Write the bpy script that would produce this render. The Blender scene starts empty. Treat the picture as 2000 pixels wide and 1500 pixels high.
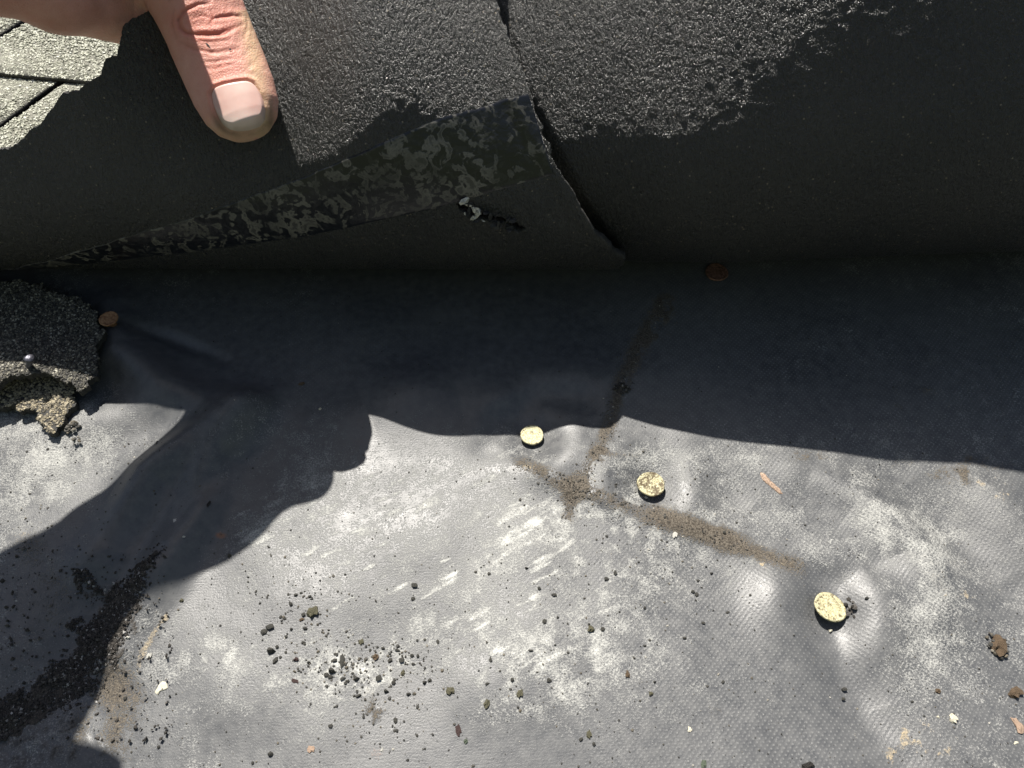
import bpy, bmesh, math
import numpy as np
from mathutils import Vector, Matrix

# ---------------------------------------------------------------- camera, sky, sun, exposure
SC = bpy.context.scene
COL = SC.collection
DEP = math.radians(55)                 # how steeply the camera looks down
CH = 0.27                              # camera height above the membrane
FPX = 1504.0                           # focal length in pixels of the 2000 px wide photograph
cam_d = bpy.data.cameras.new('camera')
cam = bpy.data.objects.new('camera', cam_d)
COL.objects.link(cam)
cam_d.sensor_width = 36.0
cam_d.lens = 36.0 * FPX / 2000.0
cam_d.clip_start = 0.005
cam_d.clip_end = 3000
PITCH = math.radians(34)                # slope of the roof; the eaves are on the camera's side
ROOF = Matrix.Rotation(PITCH, 4, 'X')
cam.matrix_world = ROOF @ (Matrix.Translation((0, 0, CH)) @ Matrix.Rotation(math.pi / 2 - DEP, 4, 'X'))
SC.camera = cam

SUN_REL = math.radians(56)               # sun above the plane of the roof
_az = math.atan2(-0.33, 0.944)
TO_SUN = np.array([math.sin(_az) * math.cos(SUN_REL), math.cos(_az) * math.cos(SUN_REL), math.sin(SUN_REL)])
SUN_W = ROOF @ Vector(TO_SUN)            # the same direction with gravity along -Z
SUN_EL = math.asin(SUN_W.z)
SUN_AZ = math.atan2(SUN_W.x, SUN_W.y)
world = bpy.data.worlds.new('World')
SC.world = world
world.use_nodes = True
wn = world.node_tree.nodes
wl = world.node_tree.links
sky = wn.new('ShaderNodeTexSky')
sky.sky_type = 'NISHITA'
sky.sun_disc = False
sky.sun_elevation = SUN_EL
sky.sun_rotation = SUN_AZ
sky.dust_density = 2.5
wl.new(sky.outputs['Color'], wn['Background'].inputs['Color'])
wn['Background'].inputs['Strength'].default_value = 0.05
sun_d = bpy.data.lights.new('sun', 'SUN')
sun_d.energy = 5.0
sun_d.angle = math.radians(0.5)
sun_d.color = (1.0, 0.95, 0.87)
sun = bpy.data.objects.new('sun', sun_d)
COL.objects.link(sun)
sun.rotation_euler = SUN_W.to_track_quat('Z', 'Y').to_euler()
sun.location = (0, 1, 3)
SC.view_settings.view_transform = 'Standard'
SC.view_settings.look = 'None'
SC.view_settings.exposure = 0.84
SC.view_settings.gamma = 1.0

# ---------------------------------------------------------------- small maths
FW = np.array([0, math.cos(DEP), -math.sin(DEP)])
UP = np.array([0, math.sin(DEP), math.cos(DEP)])
RT = np.array([1.0, 0, 0])
CP = np.array([0, 0, CH])


def ray(px, py):
    px = np.asarray(px, float)[..., None]
    py = np.asarray(py, float)[..., None]
    return FW + RT * (px - 1000) / FPX + UP * (750 - py) / FPX


def at_z(px, py, z=0.0):
    d = ray(px, py)
    return CP + d * ((z - CH) / d[..., 2])[..., None]


def at_d(px, py, d):
    return CP + ray(px, py) * d


def to_px(p):
    q = np.asarray(p, float) - CP
    dz = q @ FW
    return 1000 + FPX * (q @ RT) / dz, 750 - FPX * (q @ UP) / dz


_tab = {}


def _hash(ix, iy, seed):
    if seed not in _tab:
        _tab[seed] = np.random.RandomState(seed).rand(512, 512)
    return _tab[seed][ix % 512, iy % 512]


def vnoise(x, y, seed=0):
    x = np.asarray(x, float); y = np.asarray(y, float)
    ix = np.floor(x).astype(int); iy = np.floor(y).astype(int)
    fx = x - ix; fy = y - iy
    fx = fx * fx * fx * (fx * (fx * 6 - 15) + 10); fy = fy * fy * fy * (fy * (fy * 6 - 15) + 10)
    a = _hash(ix, iy, seed); b = _hash(ix + 1, iy, seed); c = _hash(ix, iy + 1, seed); d = _hash(ix + 1, iy + 1, seed)
    return (a * (1 - fx) + b * fx) * (1 - fy) + (c * (1 - fx) + d * fx) * fy


def fbm(x, y, scale, octv=4, seed=0, gain=0.5):
    """about -1..1; scale = size of the largest features in metres"""
    t = 0; a = 1; n = 0; f = 1 / scale
    for i in range(octv):
        t = t + a * (vnoise(x * f + 13.7 * i + 100, y * f + 7.3 * i + 100, seed + i) * 2 - 1); n += a
        a *= gain; f *= 2.03
    return t / n * 1.5


def sstep(a, b, x):
    t = np.clip((x - a) / (b - a), 0, 1)
    return t * t * (3 - 2 * t)


def dist_poly(x, y, pts):
    """distance to an open polyline and the position along it (0..1)"""
    best = np.full(np.shape(x), 1e9); along = np.zeros(np.shape(x))
    n = len(pts) - 1
    for i in range(n):
        ax, ay = pts[i]; bx, by = pts[i + 1]
        dx, dy = bx - ax, by - ay
        t = np.clip(((x - ax) * dx + (y - ay) * dy) / (dx * dx + dy * dy + 1e-18), 0, 1)
        d = np.hypot(x - ax - t * dx, y - ay - t * dy)
        m = d < best
        best = np.where(m, d, best); along = np.where(m, (i + t) / n, along)
    return best, along


def inside(x, y, poly):
    r = np.zeros(np.shape(x), bool)
    j = len(poly) - 1
    for i in range(len(poly)):
        xi, yi = poly[i]; xj, yj = poly[j]
        c = ((yi > y) != (yj > y)) & (x < (xj - xi) * (y - yi) / (yj - yi + 1e-18) + xi)
        r ^= c
        j = i
    return r


def gpts(pts, z=0.0):
    return [tuple(at_z(a, b, z)[:2]) for a, b in pts]


# ---------------------------------------------------------------- materials
def new_mat(name):
    m = bpy.data.materials.new(name)
    m.use_nodes = True
    return m, m.node_tree.nodes, m.node_tree.links, m.node_tree.nodes['Principled BSDF']


class NT:
    """short hand for building node trees"""
    def __init__(self, name):
        self.m, self.n, self.l, self.b = new_mat(name)
        self.co = self.n.new('ShaderNodeTexCoord').outputs['Object']

    def node(self, t, ins=None, **kw):
        o = self.n.new(t)
        for k, v in kw.items():
            setattr(o, k, v)
        for k, v in (ins or {}).items():
            if hasattr(v, 'is_linked') or hasattr(v, 'links'):
                self.l.new(v, o.inputs[k])
            else:
                o.inputs[k].default_value = v
        return o

    def noise(self, scale, detail=3, rough=0.55, vec=None, dist=0.0):
        return self.node('ShaderNodeTexNoise', {'Vector': vec or self.co, 'Scale': scale, 'Detail': detail, 'Roughness': rough, 'Distortion': dist}).outputs['Fac']

    def ramp(self, fac, stops):
        r = self.node('ShaderNodeValToRGB', {'Fac': fac})
        e = r.color_ramp.elements
        while len(e) < len(stops):
            e.new(0.5)
        for i, (p, c) in enumerate(stops):
            e[i].position = p
            e[i].color = (c, c, c, 1) if isinstance(c, (int, float)) else (*c, 1)
        return r.outputs['Color']

    def mix(self, fac, a, b):
        o = self.n.new('ShaderNodeMix')
        o.data_type = 'RGBA'
        for k, v in ((0, fac), (6, a), (7, b)):
            if hasattr(v, 'links'):
                self.l.new(v, o.inputs[k])
            elif k == 0:
                o.inputs[k].default_value = v
            else:
                o.inputs[k].default_value = (*v, 1)
        return o.outputs[2]

    def math(self, op, a, b=0.0, clamp=False):
        o = self.n.new('ShaderNodeMath')
        o.operation = op
        o.use_clamp = clamp
        for k, v in ((0, a), (1, b)):
            if hasattr(v, 'links'):
                self.l.new(v, o.inputs[k])
            else:
                o.inputs[k].default_value = v
        return o.outputs[0]

    def attr(self, name):
        return self.node('ShaderNodeAttribute', attribute_name=name).outputs['Fac']

    def mapping(self, rot=(0, 0, 0), scale=(1, 1, 1)):
        return self.node('ShaderNodeMapping', {'Vector': self.co, 'Rotation': rot, 'Scale': scale}).outputs['Vector']

    def bump(self, height, strength, distance, normal=None):
        ins = {'Height': height, 'Strength': strength, 'Distance': distance}
        if normal is not None:
            ins['Normal'] = normal
        return self.node('ShaderNodeBump', ins).outputs['Normal']

    def set(self, **kw):
        for k, v in kw.items():
            k = k.replace('_', ' ')
            if hasattr(v, 'links'):
                self.l.new(v, self.b.inputs[k])
            elif isinstance(v, tuple) and len(v) == 3 and self.b.inputs[k].type == 'RGBA':
                self.b.inputs[k].default_value = (*v, 1)
            else:
                self.b.inputs[k].default_value = v
        return self.m


def mat_membrane():
    t = NT('weathered_rubber')
    big = t.noise(18, 4)
    mid = t.noise(260, 4, 0.6)
    fine = t.noise(1700, 2, 0.7)
    base = t.mix(t.ramp(big, [(0.3, 0.0), (0.7, 1.0)]), (0.055, 0.058, 0.063), (0.085, 0.087, 0.090))
    base = t.mix(t.ramp(mid, [(0.35, 0.0), (0.7, 0.55)]), base, (0.13, 0.131, 0.130))
    # woven scrim showing through as rows of little dots
    mp = t.mapping(rot=(0, 0, math.radians(-3)))
    sep = t.node('ShaderNodeSeparateXYZ', {'Vector': mp})
    sx = t.math('SINE', t.math('MULTIPLY', sep.outputs['X'], 2 * math.pi / 0.0021))
    sy = t.math('SINE', t.math('MULTIPLY', sep.outputs['Y'], 2 * math.pi / 0.0021))
    row = t.math('SINE', t.math('MULTIPLY', sep.outputs['Y'], 2 * math.pi / 0.00105))
    dots = t.math('MULTIPLY', t.math('ADD', t.math('MULTIPLY', sx, sy), 1.0), 0.5)
    dotm = t.math('MULTIPLY', t.ramp(dots, [(0.70, 0.0), (0.95, 1.0)]), t.math('MULTIPLY', t.attr('weave'), t.ramp(fine, [(0.35, 0.2), (0.6, 1.0)])))
    base = t.mix(t.math('MULTIPLY', dotm, 0.38), base, (0.30, 0.30, 0.29))
    # chalk bloom
    ch = t.attr('chalk')
    chf = t.math('ADD', ch, t.math('MULTIPLY', t.math('SUBTRACT', fine, 0.5), 1.35))
    chm = t.ramp(chf, [(0.30, 0.0), (0.85, 1.0)])
    chm = t.math('MULTIPLY', chm, t.math('SUBTRACT', 1.0, t.math('MULTIPLY', t.ramp(dots, [(0.0, 0.6), (0.35, 0.0)]), t.attr('weave'))))
    base = t.mix(chm, base, (0.50, 0.50, 0.47))
    # brown dust, tan residue, dark soil
    du = t.math('ADD', t.attr('dust'), t.math('MULTIPLY', t.math('SUBTRACT', fine, 0.5), 1.6))
    dum = t.ramp(du, [(0.36, 0.0), (0.62, 1.0)])
    dcol = t.mix(t.ramp(fine, [(0.38, 0.0), (0.62, 1.0)]), (0.030, 0.023, 0.016), (0.130, 0.112, 0.088))
    base = t.mix(dum, base, dcol)
    ta = t.math('ADD', t.attr('tan'), t.math('MULTIPLY', t.math('SUBTRACT', fine, 0.5), 1.2))
    tam = t.ramp(ta, [(0.35, 0.0), (0.8, 1.0)])
    base = t.mix(tam, base, (0.42, 0.34, 0.22))
    ru = t.ramp(t.math('ADD', t.attr('rust'), t.math('MULTIPLY', t.math('SUBTRACT', fine, 0.5), 1.0)), [(0.35, 0.0), (0.8, 0.8)])
    base = t.mix(ru, base, (0.24, 0.10, 0.045))
    so = t.math('ADD', t.attr('soil'), t.math('MULTIPLY', t.math('SUBTRACT', mid, 0.5), 1.3))
    som = t.ramp(so, [(0.35, 0.0), (0.7, 1.0)])
    base = t.mix(som, base, t.mix(t.ramp(fine, [(0.4, 0.0), (0.65, 1.0)]), (0.020, 0.018, 0.016), (0.075, 0.064, 0.052)))
    matte = t.math('MAXIMUM', t.math('MAXIMUM', chm, dum), t.math('MAXIMUM', som, tam))
    rough = t.math('ADD', 0.415, t.math('MULTIPLY', matte, 0.4))
    rough = t.math('ADD', rough, t.math('MULTIPLY', t.math('SUBTRACT', mid, 0.5), 0.25))
    n1 = t.bump(fine, 0.40, 0.00018)
    n2 = t.bump(t.math('ADD', t.math('MULTIPLY', dots, t.attr('weave')), t.math('MULTIPLY', row, 0.06)), 0.32, 0.00012, n1)
    n3 = t.bump(mid, 0.18, 0.0003, n2)
    n4 = t.bump(t.math('MULTIPLY', matte, fine), 0.6, 0.0004, n3)
    return t.set(Base_Color=base, Roughness=rough, Normal=n4, Specular_IOR_Level=0.42)


def mat_asphalt_back(name='asphalt_backing', k=1.0, dusty=0.0):
    t = NT(name)
    a = t.noise(1300, 3, 0.7, vec=t.mapping(rot=(0, 0, 0.5), scale=(1, 0.6, 0.6)))
    fib = t.noise(900, 3, 0.65, vec=t.mapping(rot=(0.2, 0.3, 0.9), scale=(1, 0.30, 0.5)))
    mid = t.noise(210, 4, 0.6)
    big = t.noise(22, 3)
    c = t.mix(t.ramp(fib, [(0.38, 0.0), (0.75, 1.0)]), (0.011 * k, 0.012 * k, 0.012 * k), (0.042 * k, 0.042 * k, 0.039 * k))
    c = t.mix(t.ramp(big, [(0.35, 0.0), (0.7, 0.5)]), c, (0.050 * k, 0.048 * k, 0.041 * k))
    speck = t.node('ShaderNodeTexVoronoi', {'Vector': t.co, 'Scale': 520.0})
    sp = t.math('MULTIPLY', t.ramp(speck.outputs['Distance'], [(0.12, 1.0), (0.20, 0.0)]), t.ramp(t.noise(330, 2), [(0.54, 0.0), (0.62, 1.0)]))
    c = t.mix(sp, c, (0.24, 0.20, 0.145))
    gr = t.noise(2400, 2, 0.7)
    h = t.math('ADD', t.math('MULTIPLY', a, 1.0), t.math('ADD', t.math('MULTIPLY', fib, 1.2), t.math('MULTIPLY', mid, 0.55)))
    n = t.bump(h, 1.0, 0.0010)
    n = t.bump(gr, 0.8, 0.0004, n)
    r = t.ramp(a, [(0.3, 0.17), (0.7, 0.48)])
    return t.set(Base_Color=c, Roughness=r, Normal=n, Specular_IOR_Level=0.65)


def mat_tape():
    t = NT('release_strip')
    v = t.mapping(rot=(0, 0, 0.3), scale=(1, 1.0, 1.0))
    a = t.noise(125, 3, 0.5, vec=v, dist=1.6)
    b = t.noise(290, 3, 0.5, vec=v, dist=1.2)
    g = t.noise(30, 2)
    m = t.math('ADD', t.math('MULTIPLY', a, 0.62), t.math('ADD', t.math('MULTIPLY', b, 0.30), t.math('MULTIPLY', g, 0.20)))
    pm = t.math('MULTIPLY', t.ramp(m, [(0.575, 0.0), (0.605, 1.0), (0.65, 1.0), (0.69, 0.35)]), t.ramp(t.noise(60, 3), [(0.36, 0.25), (0.6, 1.0)]))
    fine = t.noise(1500, 2, 0.6)
    grey = t.mix(fine, (0.065, 0.062, 0.053), (0.19, 0.18, 0.155))
    dk = t.mix(t.ramp(b, [(0.52, 0.0), (0.54, 1.0)]), (0.006, 0.007, 0.010), (0.016, 0.017, 0.020))
    c = t.mix(pm, dk, grey)
    n = t.bump(pm, 0.4, 0.0002)
    n = t.bump(t.noise(420, 3), 0.35, 0.0008, n)
    r = t.ramp(pm, [(0.0, 0.30), (1.0, 0.55)])
    return t.set(Base_Color=c, Roughness=r, Normal=n)


def mat_granule(name, stops, rough=0.75):
    t = NT(name)
    rnd = t.node('ShaderNodeNewGeometry').outputs['Random Per Island']
    c = t.ramp(rnd, stops)
    c = t.mix(t.math('MULTIPLY', t.noise(2500, 2), 0.35), c, (0.05, 0.05, 0.045))
    return t.set(Base_Color=c, Roughness=rough)


def mat_noise(name, c1, c2, scale=400, rough=0.7, bump=0.5, dist=0.0005, metal=0.0, spec=0.4):
    t = NT(name)
    a = t.noise(scale, 4, 0.65)
    c = t.mix(t.ramp(a, [(0.33, 0.0), (0.67, 1.0)]), c1, c2)
    n = t.bump(t.noise(scale * 1.7, 3, 0.6), bump, dist)
    return t.set(Base_Color=c, Roughness=rough, Normal=n, Metallic=metal, Specular_IOR_Level=spec)


M = {}
M['membrane'] = mat_membrane()
M['back'] = mat_asphalt_back(k=0.68)
M['back2'] = mat_asphalt_back('asphalt_backing_dusty', 0.95)
M['tape'] = mat_tape()
M['asphalt'] = mat_noise('bare_asphalt', (0.016, 0.016, 0.016), (0.05, 0.048, 0.044), 700, 0.7, 0.8, 0.0008)
M['field'] = mat_noise('shingle_coating', (0.10, 0.10, 0.082), (0.30, 0.295, 0.245), 900, 0.85, 0.9, 0.0008)
M['gran_pale'] = mat_granule('pale_olive_granules', [(0.0, (0.12, 0.12, 0.09)), (0.18, (0.34, 0.345, 0.27)), (0.6, (0.55, 0.555, 0.45)), (1.0, (0.72, 0.72, 0.63))])
M['gran_tan'] = mat_granule('tan_granules', [(0.0, (0.07, 0.06, 0.045)), (0.35, (0.20, 0.175, 0.125)), (0.8, (0.36, 0.31, 0.21)), (1.0, (0.50, 0.44, 0.32))])
M['gran_shade'] = mat_granule('shaded_granules', [(0.0, (0.020, 0.020, 0.018)), (0.55, (0.075, 0.07, 0.06)), (0.9, (0.22, 0.205, 0.16)), (1.0, (0.50, 0.48, 0.40))])  # same granules as the tan ones, shade darkened into their colour
M['grit'] = mat_granule('dark_grit', [(0.0, (0.018, 0.018, 0.017)), (0.7, (0.06, 0.055, 0.045)), (0.92, (0.12, 0.10, 0.07)), (1.0, (0.45, 0.43, 0.38))])
M['soil'] = mat_granule('black_soil', [(0.0, (0.012, 0.010, 0.009)), (0.8, (0.045, 0.038, 0.032)), (0.95, (0.12, 0.11, 0.10)), (1.0, (0.45, 0.44, 0.42))], 0.9)


def mat_gold(name, worn):
    t = NT(name)
    a = t.noise(420, 4, 0.7)
    b = t.noise(1300, 3, 0.7)
    m = t.math('ADD', t.math('MULTIPLY', a, 0.6), t.math('MULTIPLY', b, 0.4))
    c = t.mix(t.ramp(b, [(0.35, 0.0), (0.65, 1.0)]), (0.34, 0.30, 0.15), (0.56, 0.53, 0.36))
    d = t.ramp(m, [(worn - 0.05, 1.0), (worn + 0.05, 0.0)])
    c = t.mix(d, c, (0.09, 0.065, 0.03))
    n = t.bump(m, 0.9, 0.0008)
    return t.set(Base_Color=c, Roughness=0.55, Metallic=0.15, Normal=n)


M['gold1'] = mat_gold('yellow_zinc_clean', 0.43)
M['gold2'] = mat_gold('yellow_zinc_dirty', 0.50)
M['gold3'] = mat_gold('yellow_zinc_flecked', 0.44)
M['rust'] = mat_noise('rusted_steel', (0.16, 0.065, 0.03), (0.46, 0.27, 0.15), 600, 0.75, 0.7, 0.0005, 0.2)
M['rust_dark'] = mat_noise('dark_rusted_steel', (0.06, 0.03, 0.02), (0.30, 0.16, 0.12), 700, 0.75, 0.7, 0.0005, 0.2)
M['steel'] = mat_noise('dull_steel', (0.06, 0.06, 0.075), (0.16, 0.16, 0.19), 700, 0.42, 0.4, 0.0004, 0.7)


def mat_skin():
    t = NT('skin')
    mid = t.noise(160, 4, 0.6)
    c = t.mix(t.ramp(mid, [(0.3, 0.0), (0.7, 1.0)]), (0.60, 0.305, 0.240), (0.68, 0.385, 0.315))
    c = t.mix(t.attr('red'), c, (0.58, 0.175, 0.125))
    c = t.mix(t.attr('yellow'), c, (0.66, 0.46, 0.29))
    blot = t.ramp(t.noise(55, 4, 0.6), [(0.40, 0.0), (0.75, 0.75)])
    c = t.mix(t.math('MULTIPLY', t.attr('grime_shade'), t.math('ADD', blot, 0.35, True)), c, (0.13, 0.085, 0.055))  # thumb dirt, plus brown shade painted on the fingers behind
    vor = t.node('ShaderNodeTexVoronoi', {'Vector': t.mapping(rot=(0.3, 0.2, 0.35), scale=(1, 0.6, 0.6)), 'Scale': 1500.0}, feature='DISTANCE_TO_EDGE').outputs['Distance']
    n = t.bump(t.ramp(vor, [(0.0, 0.0), (0.25, 1.0)]), 0.38, 0.00022)
    n = t.bump(t.noise(650, 3), 0.25, 0.0003, n)
    m = t.set(Base_Color=c, Roughness=0.52, Normal=n, Subsurface_Weight=0.35, Subsurface_Radius=(0.0030, 0.0012, 0.0007), Specular_IOR_Level=0.35)
    t.b.inputs['Subsurface Scale'].default_value = 1.0
    return m


M['skin'] = mat_skin()


def mat_nail():
    t = NT('fingernail')
    c = t.mix(t.ramp(t.noise(120, 3), [(0.3, 0.0), (0.7, 1.0)]), (0.58, 0.36, 0.31), (0.68, 0.47, 0.41))
    c = t.mix(t.attr('pale'), c, (0.74, 0.62, 0.54))
    c = t.mix(t.attr('edge'), c, (0.30, 0.24, 0.16))
    n = t.bump(t.noise(700, 2, vec=t.mapping(rot=(0, 0, 0.33), scale=(1, 0.08, 0.08))), 0.12, 0.0002)
    return t.set(Base_Color=c, Roughness=0.34, Normal=n, Subsurface_Weight=0.2, Subsurface_Radius=(0.002, 0.001, 0.0007), Coat_Weight=0.15)


M['nail'] = mat_nail()
M['cloth'] = mat_noise('grey_cloth', (0.10, 0.11, 0.13), (0.15, 0.16, 0.18), 1200, 0.9, 0.5, 0.0005)
M['tar'] = mat_noise('tar', (0.010, 0.010, 0.010), (0.05, 0.045, 0.04), 700, 0.6, 0.8, 0.0006)
M['brown'] = mat_noise('brown_debris', (0.045, 0.03, 0.02), (0.20, 0.14, 0.085), 900, 0.85, 0.8, 0.0005)
M['maroon'] = mat_noise('maroon_debris', (0.03, 0.018, 0.018), (0.09, 0.055, 0.05), 900, 0.8, 0.8, 0.0005)
M['olive'] = mat_noise('olive_debris', (0.045, 0.042, 0.028), (0.17, 0.16, 0.10), 900, 0.85, 0.8, 0.0005)
M['green'] = mat_noise('green_granule', (0.045, 0.06, 0.045), (0.12, 0.145, 0.10), 900, 0.8, 0.6, 0.0005)
M['cream'] = mat_noise('cream_chip', (0.40, 0.37, 0.28), (0.62, 0.59, 0.48), 500, 0.8, 0.4, 0.0003)
M['orange'] = mat_noise('orange_flake', (0.16, 0.10, 0.07), (0.46, 0.34, 0.25), 1300, 0.75, 0.5, 0.0004)
M['pebble'] = mat_noise('pale_pebble', (0.30, 0.29, 0.26), (0.58, 0.57, 0.52), 700, 0.8, 0.5, 0.0004)
M['stone_dark'] = mat_noise('dark_granule', (0.018, 0.018, 0.017), (0.085, 0.082, 0.07), 1100, 0.7, 0.8, 0.0004)
M['torn'] = mat_noise('torn_felt_glint', (0.32, 0.31, 0.27), (0.75, 0.73, 0.67), 900, 0.6, 0.9, 0.0006)  # pale colour stands in for sun glints on the torn bits
M['ground'] = mat_noise('lawn', (0.04, 0.06, 0.025), (0.09, 0.10, 0.05), 3, 0.95, 0.3, 0.02)
M['felt'] = mat_noise('roof_felt', (0.02, 0.02, 0.02), (0.05, 0.05, 0.05), 200, 0.9, 0.5, 0.001)


# ---------------------------------------------------------------- mesh building
def mesh_np(name, verts, faces, mats, mat_idx=None, smooth=True):
    """faces: array (n,3) or (n,4), or list of such arrays"""
    me = bpy.data.meshes.new(name)
    fl = faces if isinstance(faces, list) else [faces]
    fl = [np.asarray(f, np.int32) for f in fl if len(f)]
    v = np.asarray(verts, np.float32)
    me.vertices.add(len(v)); me.vertices.foreach_set('co', v.ravel())
    nl = sum(f.size for f in fl); npoly = sum(len(f) for f in fl)
    me.loops.add(nl); me.polygons.add(npoly)
    me.loops.foreach_set('vertex_index', np.concatenate([f.ravel() for f in fl]))
    tot = np.concatenate([np.full(len(f), f.shape[1]) for f in fl])
    st = np.concatenate([[0], np.cumsum(tot)[:-1]])
    me.polygons.foreach_set('loop_start', st.astype(np.int32))
    if mat_idx is not None:
        me.polygons.foreach_set('material_index', np.asarray(mat_idx, np.int32))
    me.polygons.foreach_set('use_smooth', np.full(npoly, smooth))
    for m in (mats if isinstance(mats, (list, tuple)) else [mats]):
        me.materials.append(m)
    me.update(calc_edges=True)
    me.validate()
    return me


def add_attr(me, name, vals):
    a = me.attributes.new(name, 'FLOAT', 'POINT')
    a.data.foreach_set('value', np.asarray(vals, np.float32).ravel())


def obj(name, me, parent=None):
    o = bpy.data.objects.new(name, me)
    COL.objects.link(o)
    if parent is not None:
        o.parent = parent
    return o


def tag(o, label=None, cat=None, group=None, kind=None):
    for k, v in (('label', label), ('category', cat), ('group', group), ('kind', kind)):
        if v:
            o[k] = v
    return o


def thing(name, label, cat, loc=(0, 0, 0), group=None):
    o = obj(name, None)
    o.location = loc
    o.empty_display_size = 0.01
    return tag(o, label, cat, group)


def grid_faces(n, m, flip=False):
    i = np.arange(n - 1)[:, None]; j = np.arange(m - 1)[None, :]
    a = (i * m + j).ravel()
    f = np.stack([a, a + m, a + m + 1, a + 1], 1)
    return f[:, ::-1] if flip else f


def ico(sub, seed=0, jit=0.0):
    bm = bmesh.new()
    bmesh.ops.create_icosphere(bm, subdivisions=sub, radius=1.0)
    v = np.array([q.co[:] for q in bm.verts]); f = np.array([[q.index for q in p.verts] for p in bm.faces])
    bm.free()
    if jit:
        r = np.random.RandomState(seed)
        v = v * (1 + jit * (r.rand(len(v), 1) * 2 - 1))
        v += jit * 0.3 * (r.rand(*v.shape) - 0.5)
    return v, f


OCT_V = np.array([[1, 0, 0], [-1, 0, 0], [0, 1, 0], [0, -1, 0], [0, 0, 1], [0, 0, -1]], float)
OCT_F = np.array([[0, 2, 4], [2, 1, 4], [1, 3, 4], [3, 0, 4], [2, 0, 5], [1, 2, 5], [3, 1, 5], [0, 3, 5]])


def scatter_mesh(name, pos, rad, mat, seed=0, flat=0.6, base=(OCT_V, OCT_F), normal=None):
    """many small stones in one mesh; pos = centres, rad = radii"""
    r = np.random.RandomState(seed)
    bv, bf = base
    n = len(pos)
    q = r.randn(n, 4); q /= np.linalg.norm(q, axis=1)[:, None]
    w, x, y, z = q.T
    R = np.stack([1 - 2 * (y * y + z * z), 2 * (x * y - z * w), 2 * (x * z + y * w), 2 * (x * y + z * w), 1 - 2 * (x * x + z * z), 2 * (y * z - x * w),
                  2 * (x * z - y * w), 2 * (y * z + x * w), 1 - 2 * (x * x + y * y)], 1).reshape(n, 3, 3)
    sc = rad[:, None] * (0.65 + 0.7 * r.rand(n, 3))
    v = bv[None] * sc[:, None, :] * (1 + 0.25 * (r.rand(n, len(bv), 1) - 0.5))
    v = np.einsum('nij,nkj->nki', R, v)
    v[:, :, 2] *= flat
    v = v + pos[:, None, :]
    f = bf[None] + (np.arange(n) * len(bv))[:, None, None]
    return mesh_np(name, v.reshape(-1, 3), f.reshape(-1, 3), mat, smooth=False)


# ---------------------------------------------------------------- ground and roof deck
def plane(name, x0, x1, y0, y1, z, mat):
    return mesh_np(name, [(x0, y0, z), (x1, y0, z), (x1, y1, z), (x0, y1, z)], np.array([[0, 1, 2, 3]]), mat, smooth=False)


tag(obj('ground', plane('ground', -600, 600, -600, 600, -4.0, M['ground'])), kind='structure')
deck = tag(obj('roof_deck', plane('roof_deck', -4, 4, -2.5, 5, -0.012, M['felt'])), kind='structure')

# ---------------------------------------------------------------- the wrinkled membrane
NAILS = [  # px, py, head radius, height of head above surface, tilt
    (1040, 848, 0.0049, 0.0050), (1271, 944, 0.0056, 0.0060), (1623, 1190, 0.0058, 0.0055)]


def ridge(x, y, pts, h, w):
    d, s = dist_poly(x, y, gpts(pts))
    return 1.15 * h * np.exp(-(d / w) ** 2) * (0.35 + 0.65 * np.sin(np.pi * np.clip(s, 0.06, 0.94)))


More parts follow.
